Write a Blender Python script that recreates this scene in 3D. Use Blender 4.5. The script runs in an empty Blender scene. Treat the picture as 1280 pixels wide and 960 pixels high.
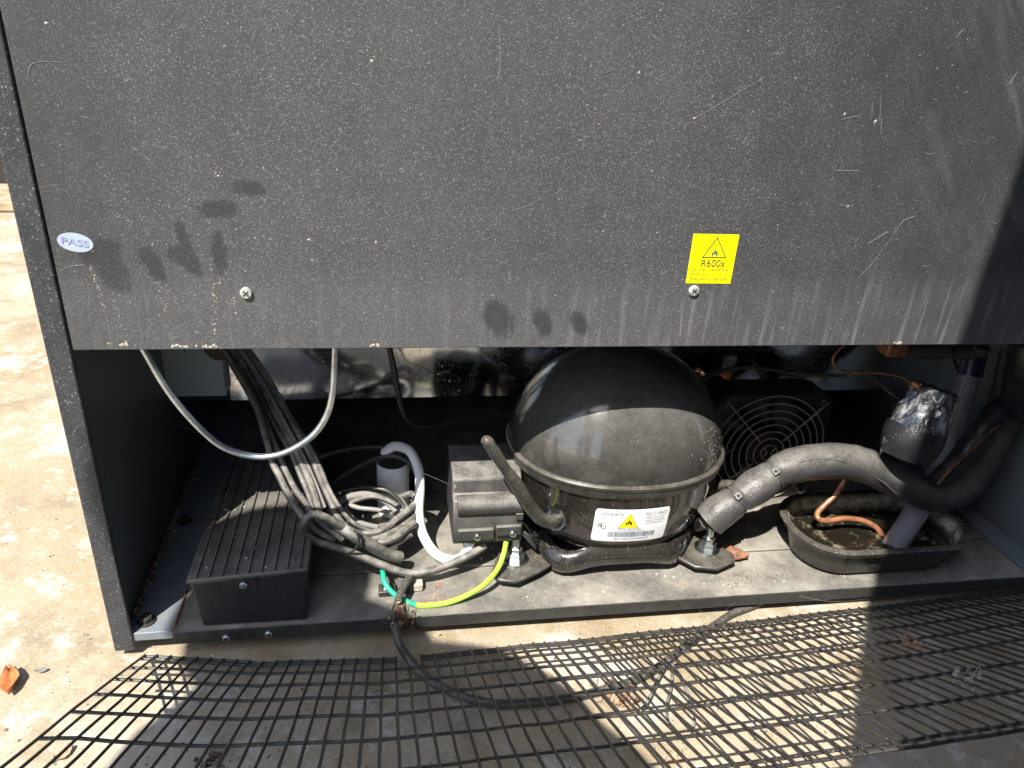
import bpy, bmesh, math, random
from mathutils import Vector, Matrix, noise
R = math.radians
random.seed(7)
S = bpy.context.scene
COL = S.collection

# ------------------------------------------------------------------ camera
FPX = 928.88                                   # focal length in photo pixels (1280 wide)
YAW, PITCH, ROLL = R(10.5225), R(25.6155), R(3.7678)
EYE = Vector((0.2087, -0.5, 0.4814))
fwd = Vector((math.sin(YAW)*math.cos(PITCH), math.cos(YAW)*math.cos(PITCH), -math.sin(PITCH)))
rgt0 = Vector((math.cos(YAW), -math.sin(YAW), 0))
up0 = rgt0.cross(fwd)
RGT = math.cos(ROLL)*rgt0 + math.sin(ROLL)*up0
UP = -math.sin(ROLL)*rgt0 + math.cos(ROLL)*up0
cd = bpy.data.cameras.new('camera'); cam = bpy.data.objects.new('camera', cd); COL.objects.link(cam)
cd.sensor_width = 36; cd.lens = FPX/1280*36; cd.clip_start = 0.01; cd.clip_end = 500
cam.matrix_world = Matrix(((RGT.x, UP.x, -fwd.x, EYE.x), (RGT.y, UP.y, -fwd.y, EYE.y),
                           (RGT.z, UP.z, -fwd.z, EYE.z), (0, 0, 0, 1)))
S.camera = cam

# ------------------------------------------------------------------ sky, sun, exposure
SUN_AZ, SUN_EL = R(36), R(53.5)                # light travels towards +X +Y
w = bpy.data.worlds.new('World'); S.world = w; w.use_nodes = True
wt = w.node_tree; sky = wt.nodes.new('ShaderNodeTexSky'); sky.sky_type = 'NISHITA'; sky.sun_disc = False
sky.sun_elevation = SUN_EL; sky.sun_rotation = SUN_AZ + math.pi
bg = wt.nodes['Background']; wt.links.new(sky.outputs[0], bg.inputs[0]); bg.inputs[1].default_value = 0.13
to_sun = Vector((-math.sin(SUN_AZ)*math.cos(SUN_EL), -math.cos(SUN_AZ)*math.cos(SUN_EL), math.sin(SUN_EL)))
sl = bpy.data.lights.new('sun', 'SUN'); so = bpy.data.objects.new('sun', sl); COL.objects.link(so)
sl.energy = 4.6; sl.angle = R(0.36); sl.color = (1, 0.955, 0.875)
so.rotation_euler = to_sun.to_track_quat('Z', 'Y').to_euler()
so.location = (-2, -3, 5)
S.view_settings.view_transform = 'Standard'; S.view_settings.look = 'None'
S.view_settings.gamma = 1; S.view_settings.use_curve_mapping = False
S.view_settings.exposure = 1.05

# ------------------------------------------------------------------ helpers
GZ = -0.012                                    # ground level; the base tray's top is at FZ
FZ = 0.013
def ray(x, y): return fwd + (x-640)/FPX*RGT - (y-480)/FPX*UP
def PY(x, y, Y): d = ray(x, y); return EYE + d*((Y-EYE.y)/d.y)      # measured point at depth Y
def PZ(x, y, Z): d = ray(x, y); return EYE + d*((Z-EYE.z)/d.z)      # measured point at height Z

class MB:
    def __init__(s): s.v = []; s.f = []; s.m = []
    def add(s, vs, fs, m=0):
        o = len(s.v); s.v += [tuple(q) for q in vs]; s.f += [tuple(i+o for i in f) for f in fs]; s.m += [m]*len(fs)
    def box(s, a, b, m=0):
        x0, y0, z0 = a; x1, y1, z1 = b
        s.add([(x0,y0,z0),(x1,y0,z0),(x1,y1,z0),(x0,y1,z0),(x0,y0,z1),(x1,y0,z1),(x1,y1,z1),(x0,y1,z1)],
              [(0,3,2,1),(4,5,6,7),(0,1,5,4),(1,2,6,5),(2,3,7,6),(3,0,4,7)], m)
    def prism(s, poly, z0, z1, m=0, axis='z'):
        n = len(poly)
        if axis == 'z': vs = [(x,y,z0) for x,y in poly] + [(x,y,z1) for x,y in poly]
        elif axis == 'y': vs = [(x,z0,y) for x,y in poly] + [(x,z1,y) for x,y in poly]
        else: vs = [(z0,x,y) for x,y in poly] + [(z1,x,y) for x,y in poly]
        s.add(vs, [tuple(range(n))[::-1], tuple(range(n,2*n))] + [(i,(i+1)%n,n+(i+1)%n,n+i) for i in range(n)], m)
    def lathe(s, prof, c, axis=(0,0,1), n=20, m=0, caps=True):
        ax = Vector(axis).normalized(); u = ax.orthogonal().normalized(); v = ax.cross(u); c = Vector(c)
        vs = [c + ax*h + (u*math.cos(2*math.pi*i/n) + v*math.sin(2*math.pi*i/n))*r for r,h in prof for i in range(n)]
        fs = [(k*n+i, k*n+(i+1)%n, (k+1)*n+(i+1)%n, (k+1)*n+i) for k in range(len(prof)-1) for i in range(n)]
        if caps: fs += [tuple(range(n))[::-1], tuple(range((len(prof)-1)*n, len(prof)*n))]
        s.add(vs, fs, m)
    def tube(s, pts, r, n=10, m=0, sub=6, closed=False, stripe=None, lump=0, flat=None):
        pts = [Vector(q) for q in pts]; rs = list(r) if isinstance(r, (list,tuple)) else [r]*len(pts)
        P, Q = [], []; N = len(pts)
        if N == 2: sub = 1
        for i in range(N if closed else N-1):
            g = lambda k: pts[k % N] if closed else pts[max(0, min(N-1, k))]
            p0,p1,p2,p3 = g(i-1),g(i),g(i+1),g(i+2); r1 = rs[i]; r2 = rs[(i+1) % N]
            for k in range(sub):
                t = k/sub
                P.append(0.5*((2*p1)+(p2-p0)*t+(2*p0-5*p1+4*p2-p3)*t*t+(-p0+3*p1-3*p2+p3)*t**3))
                e = t*t*(3-2*t); Q.append(r1+(r2-r1)*e)
        if not closed: P.append(pts[-1]); Q.append(rs[-1])
        L = len(P); nv = None; vs = []
        for i in range(L):
            t = (P[(i+1) % L]-P[i-1]) if closed else (P[min(i+1,L-1)]-P[max(i-1,0)])
            t = t.normalized() if t.length > 1e-9 else Vector((0,0,1))
            if nv is None: nv = t.orthogonal().normalized()
            nv = (nv - t*nv.dot(t)).normalized(); b = t.cross(nv)
            for k in range(n):
                a = 2*math.pi*k/n; d = nv*math.cos(a)+b*math.sin(a); rr = Q[i]
                if lump: rr *= 1+lump*noise.noise((P[i]+d*rr)*90)
                vs.append(P[i]+d*rr)
        fs, ms = [], []
        for i in range(L if closed else L-1):
            j = (i+1) % L
            for k in range(n):
                fs.append((i*n+k, i*n+(k+1)%n, j*n+(k+1)%n, j*n+k))
                ms.append(m if stripe is None or (k+stripe[1]) % n >= stripe[0] else stripe[2])
        if not closed: fs += [tuple(range(n))[::-1], tuple(range((L-1)*n, L*n))]; ms += [m, m]
        o = len(s.v); s.v += [tuple(q) for q in vs]; s.f += [tuple(i+o for i in f) for f in fs]; s.m += ms
        return s
    def build(s, name, mats, parent=None, smooth=True, bevel=0, seg=2, ang=35, xf=None):
        me = bpy.data.meshes.new(name); vs = s.v
        if xf: vs = [tuple(xf(Vector(q))) for q in vs]
        me.from_pydata(vs, [], s.f)
        mats = mats if isinstance(mats, (list,tuple)) else [mats]
        for q in mats: me.materials.append(q)
        if len(mats) > 1: me.polygons.foreach_set('material_index', s.m)
        if smooth:
            me.polygons.foreach_set('use_smooth', [True]*len(me.polygons)); me.set_sharp_from_angle(angle=R(ang))
        me.update()
        o = bpy.data.objects.new(name, me); COL.objects.link(o)
        if parent: attach(o, parent)
        if bevel:
            b = o.modifiers.new('bevel', 'BEVEL'); b.width = bevel; b.segments = seg; b.limit_method = 'ANGLE'; b.angle_limit = R(40)
            b.harden_normals = False
        return o
def attach(o, parent):
    o.parent = parent; o.matrix_parent_inverse = Matrix.Translation(parent_world(parent)).inverted()
def parent_world(q):
    t = Vector((0,0,0))
    while q: t = t + q.location; q = None if q.parent is None or q.parent.matrix_parent_inverse != Matrix() and q.location.length == 0 and False else None
    return t
def thing(name, label, cat, loc=(0,0,0), group=None):
    o = bpy.data.objects.new(name, None); COL.objects.link(o); o.location = loc; o.empty_display_size = .02
    return tag(o, label, cat, group)
def tag(o, label, cat, group=None, kind=None):
    o['label'] = label; o['category'] = cat
    if group: o['group'] = group
    if kind: o['kind'] = kind
    return o
def copy_part(src, parent, loc):                # a second instance of a part sharing its mesh
    o = src.copy(); COL.objects.link(o); attach(o, parent); o.location = loc
    for ch in src.children:
        c = ch.copy(); COL.objects.link(c); c.parent = o
    return o

# ------------------------------------------------------------------ materials
class NT:
    def __init__(s, name):
        s.mat = bpy.data.materials.new(name); s.mat.use_nodes = True; s.t = s.mat.node_tree
        s.bsdf = s.t.nodes['Principled BSDF']; s.out = s.t.nodes['Material Output']
    def put(s, sock, v):
        if hasattr(v, 'is_output'): s.t.links.new(v, sock)
        elif v is not None:
            if hasattr(sock.default_value, '__len__') and not hasattr(v, '__len__'): v = (v,)*len(sock.default_value)
            if hasattr(sock.default_value, '__len__') and len(sock.default_value) == 4 and len(v) == 3: v = (*v, 1)
            sock.default_value = v
    def n(s, kind, ins=None, out=0, **kw):
        q = s.t.nodes.new('ShaderNode'+kind)
        for k, v in kw.items(): setattr(q, k, v)
        for k, v in (ins or {}).items(): s.put(q.inputs[k], v)
        return q.outputs[out]
    def math(s, op, a, b=None, c=None, clamp=False):
        ins = {0: a}
        if b is not None: ins[1] = b
        if c is not None: ins[2] = c
        return s.n('Math', ins, operation=op, use_clamp=clamp)
    def mul(s, a, b): return s.math('MULTIPLY', a, b)
    def add(s, a, b, clamp=False): return s.math('ADD', a, b, clamp=clamp)
    def ramp(s, v, a, b, lo=0, hi=1): return s.n('MapRange', {0: v, 1: a, 2: b, 3: lo, 4: hi}, interpolation_type='SMOOTHSTEP')
    def mix(s, f, a, b):
        q = s.t.nodes.new('ShaderNodeMix'); q.data_type = 'RGBA'
        s.put(q.inputs[0], f); s.put(q.inputs[6], a); s.put(q.inputs[7], b); return q.outputs[2]
    def pos(s): return s.n('NewGeometry', out=0)
    def obj(s): return s.n('TexCoord', out=3)
    def noise(s, v, scale, detail=3, rough=.55, col=False): return s.n('TexNoise', {'Vector': v, 'Scale': scale, 'Detail': detail, 'Roughness': rough}, out=1 if col else 0)
    def scaled(s, v, sc): return s.n('VectorMath', {0: v, 1: sc}, operation='MULTIPLY')
    def specks(s, v, scale, size, dens):         # little flecks: one per voronoi cell, most cells empty
        w_ = s.n('TexNoise', {'Vector': v, 'Scale': scale*1.6, 'Detail': 1}, out=1)
        v = s.n('VectorMath', {0: w_, 1: (1.5/scale,)*3, 2: v}, operation='MULTIPLY_ADD')
        q = s.t.nodes.new('ShaderNodeTexVoronoi'); s.put(q.inputs['Vector'], v); s.put(q.inputs['Scale'], scale)
        sep = s.n('SeparateColor', {0: q.outputs[1]}); rad = s.mul(s.ramp(sep, 1-dens, 1.0), size)
        return s.math('LESS_THAN', q.outputs[0], rad)
    def set(s, **kw):
        for k, v in kw.items(): s.put(s.bsdf.inputs[k.replace('_', ' ')], v)
        return s.mat
    def bump(s, h, dist, strength=1): s.put(s.bsdf.inputs['Normal'], s.n('Bump', {'Height': h, 'Distance': dist, 'Strength': strength}))

DUST = (0.42, 0.38, 0.31)
def dusty(name, base, rough=.45, dust=.35, upd=.5, dustcol=DUST, metal=0, spec=.5, coat=0, sc=60, speck=.5, rdust=.9, bump=0, cover=1, soft=0, coatr=.08):
    t = NT(name); p = t.pos(); nz = t.n('SeparateXYZ', {0: t.n('NewGeometry', out=1)}, out=2)
    n1 = t.ramp(t.noise(p, sc, 5, .65), .32-soft, .72+soft); n2 = t.noise(p, sc*7, 3, .7)
    upf = t.add(1-upd, t.mul(t.ramp(nz, -.1, .8), upd))
    f = t.mul(t.mul(t.add(t.mul(n1, .6), t.mul(n2, .5)), dust), upf)
    sp = t.mul(t.specks(p, 800, .40, speck), t.mul(upf, .55)); sp2 = t.mul(t.specks(p, 1400, .45, speck), t.mul(upf, .4))
    f = t.math('MAXIMUM', f, t.math('MAXIMUM', sp, sp2)) if speck else f
    f = t.math('MINIMUM', f, cover)
    c = t.mix(f, base, dustcol); r = t.add(rough, t.mul(f, rdust-rough), True)
    if bump: t.bump(n2, bump)
    return t.set(Base_Color=c, Roughness=r, Metallic=t.mul(t.math('SUBTRACT', 1, f), metal) if metal else 0, Specular_IOR_Level=spec, Coat_Weight=coat, Coat_Roughness=coatr)
def plain(name, c, rough=.5, metal=0, spec=.5, var=.15, sc=120):
    t = NT(name); v = t.ramp(t.noise(t.pos(), sc, 4), .3, .7, 1-var, 1+var)
    return t.set(Base_Color=t.n('VectorMath', {0: c, 'Scale': v}, operation='SCALE'), Roughness=rough, Metallic=metal, Specular_IOR_Level=spec)

M = {}
# powder-coated rear panel: dense pale dust flecks, drip streaks near the lower edge, wiped finger marks, pale scuffs, painted central sheen
def panel_mat():
    t = NT('dusty_black_powder_coat'); p = t.pos(); sep = t.t.nodes.new('ShaderNodeSeparateXYZ'); t.put(sep.inputs[0], p)
    X, Y, Zc = sep.outputs
    big = t.ramp(t.noise(t.scaled(p, (1, 1, .45)), 4.2, 6, .7), .25, .75); mid = t.noise(p, 28, 5, .65)
    sheen_band = t.ramp(t.math('ABSOLUTE', t.math('SUBTRACT', X, t.add(.17, t.mul(Zc, .25)))), .0, .30, .38, 0)  # soft central sheen of the panel, painted as a paler band in the dust
    cloud = t.add(t.add(t.mul(big, .4), t.mul(mid, .45)), sheen_band)
    # clean smears: photo position of each finger mark, half sizes in metres
    blobs = [(272,262,.012,.006,0),(192,330,.006,.012,25),(230,300,.004,.012,8),(238,325,.0055,.011,20),(225,318,.008,.007,0),(274,318,.005,.014,0),(140,335,.009,.020,12),
             (125,315,.013,.009,30),(625,398,.010,.016,24),(678,404,.006,.012,20),(724,404,.006,.012,35),(310,236,.010,.005,0)]
    clean = 0
    for bx, by, ex, ez, an in blobs:
        c = PY(bx, by, 0); a = R(an); dx = t.math('SUBTRACT', X, c.x); dz = t.math('SUBTRACT', Zc, c.z)
        u = t.mul(t.add(t.mul(dx, math.cos(a)), t.mul(dz, math.sin(a))), 1/ex); v = t.mul(t.add(t.mul(dx, -math.sin(a)), t.mul(dz, math.cos(a))), 1/ez)
        d = t.add(t.add(t.mul(u, u), t.mul(v, v)), t.add(t.mul(t.math('SUBTRACT', t.noise(p, 70, 5, .7), .5), 3.0), t.mul(t.math('SUBTRACT', t.noise(t.scaled(p, (1, 1, .3)), 420, 4, .8), .5), 2.6)))
        clean = t.math('MAXIMUM', clean, t.ramp(d, .45, 1.45, 1, 0))
    streak = t.ramp(t.noise(t.scaled(p, (1, 1, .07)), 150, 3, .6), .48, .75)
    low = t.ramp(Zc, .295, .34, 1, 0); right = t.ramp(X, .3, .42)
    streak = t.mul(t.mul(streak, low), t.add(.25, t.mul(right, .55)))
    lowhaze = t.mul(t.ramp(Zc, .30, .335, 1, 0), .25)
    # oblique wiped bands at the upper right
    sw = t.noise(t.scaled(t.n('Mapping', {'Vector': p, 'Rotation': (0, R(-52), 0)}), (1, 1, 9)), 9, 3, .55)
    band = t.mul(t.ramp(sw, .5, .66), t.mul(t.ramp(X, .55, .72), t.ramp(Zc, .33, .42)))
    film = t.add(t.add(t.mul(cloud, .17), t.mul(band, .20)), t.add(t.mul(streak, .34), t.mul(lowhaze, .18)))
    film = t.mul(film, t.add(.1, t.mul(t.noise(p, 1100, 2, .8), 1.1)))
    pm = t.n('Mapping', {'Vector': p, 'Location': (3, 1, 2)})
    s1 = t.mul(t.specks(p, 820, .32, .6), .30); s2 = t.mul(t.specks(pm, 1400, .45, .9), .20); s3 = t.mul(t.specks(pm, 340, .15, .10), .6)
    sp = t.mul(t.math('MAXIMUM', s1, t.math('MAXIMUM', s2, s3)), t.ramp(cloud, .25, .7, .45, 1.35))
    keep = t.math('SUBTRACT', 1, t.mul(clean, .62))
    f = t.mul(t.math('MAXIMUM', sp, film), keep)
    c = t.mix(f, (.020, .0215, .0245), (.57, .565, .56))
    t.bump(t.noise(p, 900, 2, .6), .0004, .25)
    return t.set(Base_Color=c, Roughness=t.add(.42, t.mul(f, .5)), Specular_IOR_Level=.5)
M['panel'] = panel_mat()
M['flange'] = dusty('black_powder_coat_flange', (.019,.0215,.026), .40, .08, .2, dustcol=(.5,.52,.55), speck=.3)
M['inner'] = dusty('inner_wall_paint', (.15,.175,.18), .35, .08, .3, speck=.12, sc=25)
M['plate'] = dusty('grey_green_painted_plate', (.34,.39,.39), .3, .06, .1, speck=.1)
M['rail'] = dusty('blue_grey_rail', (.15,.18,.21), .45, .25, .3, speck=.3)
M['tray'] = dusty('dusty_tray_paint', (.04,.041,.042), .6, 0.88, .5, dustcol=(.42,.385,.32), speck=.75, sc=22)
M['lip'] = dusty('tray_lip_paint', (.022,.023,.025), .35, .25, .7, speck=.2)
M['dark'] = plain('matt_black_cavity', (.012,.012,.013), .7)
M['boxplastic'] = dusty('black_box_plastic', (.010,.011,.016), .38, .10, .7, speck=.12)
M['boxlid'] = dusty('dusty_ribbed_lid', (.020,.021,.025), .55, .42, .6, speck=.75, sc=40)
M['shell'] = dusty('gloss_black_enamel', (.006,.006,.006), .14, .44, .7, dustcol=(.40,.385,.355), speck=.16, sc=26, rdust=.30, coat=.55, cover=.40, soft=.35, coatr=.09)
M['shelllow'] = dusty('gloss_black_bowl', (.007,.007,.007), .08, .10, .4, dustcol=(.33,.29,.23), speck=.12, sc=35, rdust=.7, coat=.6, cover=.4)
M['foot'] = dusty('dusty_black_bracket', (.014,.014,.014), .25, .34, .75, speck=.5, sc=70)
M['terminal'] = dusty('dusty_terminal_plastic', (.022,.022,.024), .45, .52, .88, dustcol=(.46,.43,.38), speck=.6, sc=50)
M['cable'] = dusty('dusty_black_cable', (.018,.018,.020), .42, .78, .75, dustcol=(.46,.43,.38), speck=.5, sc=110)
M['cord'] = dusty('scuffed_black_cord', (.016,.016,.017), .45, .32, .7, speck=.3, sc=120)
M['cabledark'] = dusty('black_cable', (.012,.012,.014), .4, .15, .5, speck=.1)
M['cablegrey'] = dusty('grey_cable', (.20,.20,.20), .45, .4, .5, speck=.2)
M['white'] = plain('white_cable_sheath', (.78,.78,.77), .4, var=.05)
M['cap'] = plain('white_capacitor_can', (.88,.89,.90), .4, var=.06)
M['rubber'] = dusty('dusty_rubber', (.05,.048,.045), .8, .6, .6)
M['foam'] = dusty('black_foam_insulation', (.034,.034,.035), .33, .37, .85, dustcol=(.42,.39,.35), speck=.45, sc=45, bump=.0006)
M['tape'] = dusty('shiny_black_tape', (.009,.010,.014), .22, .07, .6, speck=.06, bump=.0006)
M['palescrew'] = plain('oxidised_screw', (.48,.48,.46), .5, .3, sc=400, var=.35)
M['zinc'] = plain('zinc_plated_steel', (.62,.66,.66), .28, 1, sc=300)
M['steelloop'] = plain('bare_metal_tube', (.62,.66,.70), .25, .9, sc=200)
M['copper'] = plain('copper_tube', (.62,.27,.14), .42, .6, sc=150, var=.3)
M['copperdark'] = plain('tarnished_copper', (.28,.12,.06), .4, .6, sc=150, var=.4)
M['gwire'] = plain('green_earth_insulation', (.33,.62,.05), .4, var=.05)
M['gwire_teal'] = plain('green_earth_insulation_tail', (.02,.42,.25), .4, var=.05)
M['ywire'] = plain('yellow_earth_insulation', (.70,.75,.05), .4, var=.05)
M['mesh'] = dusty('black_coated_wire', (.012,.011,.013), .38, .15, .8, speck=.12)
M['yellow'] = plain('yellow_label', (.90,.82,.0), .5, var=.02)
M['ink'] = plain('dark_label_ink', (.10,.09,.03), .6)
M['inkgreen'] = plain('flame_ink', (.10,.17,.10), .6)
M['inkfaint'] = plain('faded_ink', (.26,.23,.03), .6)
M['paper'] = plain('white_label_paper', (.80,.81,.83), .45, var=.03)
M['inkgrey'] = plain('grey_label_ink', (.20,.21,.25), .6)
M['inkblue'] = plain('barcode_ink', (.16,.21,.27), .6)
M['pass'] = plain('pale_blue_sticker', (.36,.43,.52), .45, var=.03)
M['inkpass'] = plain('violet_sticker_ink', (.25,.26,.45), .6)
M['fanframe'] = dusty('fan_plastic', (.007,.007,.007), .5, .04, .4, speck=.1)
M['guardwire'] = dusty('dusty_guard_wire', (.16,.145,.13), .6, .6, .4, dustcol=(.42,.39,.34), speck=.2)
M['panplastic'] = dusty('black_pan_plastic', (.010,.010,.011), .20, .26, .6, speck=.4, sc=55)
def panin():
    t = NT('scaled_pan_inside'); p = t.pos(); z = t.n('SeparateXYZ', {0: p}, out=2)
    k = t.mul(t.ramp(z, .034, .044), t.ramp(z, .046, .053, 1, .15)); k = t.mul(k, t.ramp(t.noise(p, 90, 5, .7), .3, .6))
    d = t.mul(t.ramp(t.noise(p, 60, 5, .7), .42, .7), .45)
    return t.set(Base_Color=t.mix(t.math('MAXIMUM', k, d), (.02,.018,.014), (.50,.45,.32)), Roughness=.6)
M['panin'] = panin()
def water():
    t = NT('murky_water'); p = t.pos()
    s = t.mul(t.ramp(t.noise(p, 55, 7, .75), .53, .70), .65)
    t.bump(t.noise(p, 90, 4), .002, .4)
    return t.set(Base_Color=t.mix(s, (.014,.012,.008), (.36,.32,.23)), Roughness=t.add(.06, t.mul(s, .6)), Specular_IOR_Level=.6)
M['water'] = water()
def strip():
    t = NT('dull_galvanised_sheet'); p = t.pos()
    n1 = t.noise(p, 16, 5, .65); sp = t.math('MAXIMUM', t.mul(t.specks(p, 260, .30, .35), .7), t.mul(t.specks(p, 520, .35, .5), .5))
    sp = t.mul(sp, t.ramp(n1, .35, .6)); smear = t.mul(t.ramp(t.noise(p, 45, 6, .7), .5, .75), .18)
    t.bump(t.noise(p, 9, 2), .008, .25)
    f = t.math('MAXIMUM', sp, smear)
    return t.set(Base_Color=t.mix(f, (.66,.68,.70), (.45,.45,.43)), Metallic=t.math('SUBTRACT', 1, t.mul(f, .9)), Roughness=t.add(.10, t.mul(f, .6)))
M['strip'] = strip()
def glassy(name, col, ior=1.45, rough=.08, tr=.85):
    t = NT(name); return t.set(Base_Color=col, Roughness=rough, IOR=ior, Transmission_Weight=tr, Specular_IOR_Level=.7)
M['cleartube'] = glassy('violet_clear_vinyl', (.72,.715,.77), tr=.74, rough=.05)
M['bluecollar'] = plain('dark_blue_sleeve', (.012,.012,.045), .25)
def wrap():
    t = NT('crumpled_plastic_wrap'); p = t.obj(); v = t.ramp(t.noise(t.scaled(p, (1, 1, .35)), 130, 6, .75), .42, .72)
    t.bump(t.noise(t.scaled(p, (1, 1, .4)), 170, 3, .6), .0015, .5)
    return t.set(Base_Color=t.mix(v, (.035,.035,.04), (.50,.51,.55)), Roughness=.16, Metallic=.4, Specular_IOR_Level=.8)
M['wrap'] = wrap()
def concrete():
    t = NT('stained_concrete'); p = t.pos()
    a = t.noise(p, 2.6, 6, .62); b = t.noise(p, 14, 7, .68); g = t.noise(p, 320, 3, .7); q = t.noise(t.n('Mapping', {'Vector': p, 'Location': (7, 3, 0)}), 7, 6, .7)
    c = t.mix(t.ramp(a, .36, .64), (.33,.255,.16), (.41,.35,.255)); c = t.mix(t.mul(t.ramp(b, .48, .66), .75), c, (.27,.205,.12))
    c = t.mix(t.mul(t.ramp(q, .54, .66), .7), c, (.52,.50,.45)); c = t.mix(t.mul(t.ramp(q, .34, .44, 1, 0), .55), c, (.22,.19,.14))
    h = t.noise(t.n('Mapping', {'Vector': p, 'Location': (1, 9, 0), 'Rotation': (0, 0, .6)}), 38, 6, .72)
    c = t.mix(t.mul(t.ramp(h, .52, .68), .6), c, (.56,.545,.50)); c = t.mix(t.mul(t.ramp(h, .30, .42, 1, 0), .5), c, (.22,.20,.16))
    c = t.mix(t.mul(t.ramp(g, .55, .75), .5), c, (.58,.56,.50)); c = t.mix(t.mul(t.ramp(g, .25, .42, 1, 0), .6), c, (.17,.145,.105))
    c = t.mix(t.mul(t.specks(p, 170, .22, .18), .8), c, (.07,.06,.05))
    t.bump(t.add(t.mul(g, .6), b), .0025, .55)
    return t.set(Base_Color=c, Roughness=.9, Specular_IOR_Level=.25)
M['concrete'] = concrete()
M['leaf'] = plain('dry_orange_leaf', (.42,.15,.05), .7, var=.4, sc=160)
M['leafbrown'] = plain('dry_brown_leaf', (.22,.10,.055), .75, var=.5, sc=140)
M['debris'] = plain('brown_plant_debris', (.13,.075,.048), .9, var=.6, sc=300)
M['debrispale'] = plain('pale_dry_debris', (.42,.31,.20), .9, var=.4, sc=300)
M['chip'] = plain('pale_lime_crust', (.42,.38,.31), .85, var=.3, sc=300)
M['scratch'] = plain('scratch_line', (.26,.26,.25), .7)
M['web'] = plain('spider_thread', (.35,.35,.35), .5)
M['wallgrey'] = plain('grey_render', (.13,.12,.11), .9, sc=15)
M['darkwall'] = plain('dark_brown_render', (.030,.026,.023), .9, sc=15)
M['timber'] = plain('weathered_timber', (.36,.28,.18), .85, var=.3, sc=30)
M['skin'] = plain('skin', (.50,.32,.24), .5, var=.05); M['hair'] = plain('dark_hair', (.03,.02,.015), .6)
M['shirt'] = plain('grey_shirt_cloth', (.12,.13,.15), .9); M['trouser'] = plain('dark_trouser_cloth', (.04,.045,.06), .9); M['shoe'] = plain('brown_boot', (.08,.05,.03), .6)

# ------------------------------------------------------------------ ground
g = MB(); g.add([(-30,-30,GZ),(30,-30,GZ),(30,30,GZ),(-30,30,GZ)], [(0,1,2,3)])
o = g.build('ground', M['concrete'], smooth=False); o['kind'] = 'structure'

# ------------------------------------------------------------------ refrigerator cabinet
PB = 0.2675                                     # lower edge of the rear panel
XL, XR, HT, DP = -0.012, 0.872, 0.86, 0.56
fr = thing('refrigerator', 'black under-counter refrigerator seen from behind with its compressor compartment open', 'refrigerator', (0.43, 0.28, 0))
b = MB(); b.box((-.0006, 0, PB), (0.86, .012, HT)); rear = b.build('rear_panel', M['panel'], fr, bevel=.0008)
def side(x0, x1, name):                         # folded sheet: wall plus front flange
    b = MB(); xi = XL if x0 < .4 else XR
    if x0 < .4: b.box((x0, 0, -.004), (x1, .004, HT)); b.box((x0, .004, -.004), (XL, DP, HT))
    else: b.box((x0, 0, -.004), (x1, .004, HT)); b.box((XR, .004, -.004), (x1, DP, HT))
    return b.build(name, M['flange'], fr, bevel=.0012)
side(-.0178, -.002, 'side_wall'); side(.8625, .887, 'side_wall')
b = MB(); b.box((XL+.0002, .0045, 0), (XL+.002, DP-.02, PB+.05)); b.build('inner_wall', M['inner'], fr, smooth=False)
b = MB(); b.box((XR-.002, .0045, 0), (XR-.0002, DP-.02, PB+.05)); b.build('inner_wall', M['inner'], fr, smooth=False)
b = MB(); b.box((XL, 0, HT), (XR, DP, HT+.002)); b.build('top_panel', M['flange'], fr)
# step of the insulated body: galvanised face, underside, and far end of the compartment
SY, SZ = .225, .1135
b = MB(); b.box((.047, SY, SZ), (XR-.002, SY+.002, PB+.1)); b.build('galvanised_panel', M['strip'], fr, smooth=False)
b = MB(); b.box((XL+.002, SY-.014, SZ+.012), (.0465, SY+.002, PB+.1)); b.build('corner_plate', M['plate'], fr, bevel=.001)
b = MB(); b.box((.012, SY-.0150, SZ+.062), (.0132, SY-.0141, PB+.1)); b.build('plate_seam', M['dark'], fr, smooth=False)
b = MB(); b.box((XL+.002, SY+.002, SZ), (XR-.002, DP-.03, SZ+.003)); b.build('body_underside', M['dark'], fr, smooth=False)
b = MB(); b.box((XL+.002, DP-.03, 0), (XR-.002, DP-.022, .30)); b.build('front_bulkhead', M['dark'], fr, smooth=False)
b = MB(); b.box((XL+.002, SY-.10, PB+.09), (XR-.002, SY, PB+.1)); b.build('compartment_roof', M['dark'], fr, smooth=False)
# base tray with folded lip, raised rear section, side rails
b = MB(); b.box((.030, .0, FZ-.0022), (.845, DP-.05, FZ)); b.box((.030, 0, FZ-.0125), (.845, .0016, FZ-.0024)); tray = b.build('base_tray', [M['tray']], fr, smooth=False)
b = MB(); b.box((.0305, -.0012, FZ-.0120), (.846, -.0001, FZ+.0006)); b.build('tray_lip', M['lip'], fr, bevel=.0005)
b = MB(); b.box((.031, .060, FZ+.0002), (.844, DP-.06, FZ+.0030)); b.build('raised_tray_section', M['tray'], fr, bevel=.001)
b = MB(); b.box((XL+.0025, .002, .004), (.0292, DP-.05, FZ-.0006)); rl = b.build('side_rail', M['rail'], fr, bevel=.0008)
b = MB(); b.box((.8465, .002, .004), (XR-.0025, DP-.05, FZ+.003)); b.build('side_rail', M['rail'], fr, bevel=.0008)
b = MB(); b.tube([(.0300, .004, FZ+.0008), (.0302, .02, FZ+.001), (.0298, .05, FZ+.0008)], .0008, 6); b.build('rust_seam', M['leafbrown'], fr)
def screw_mb(c, ax, r=.0042, h=.0026):
    b = MB(); b.lathe([(r*1.0, 0), (r, h*.5), (r*.8, h*.9), (r*.35, h)], c, ax, 14)
    return b
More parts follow.
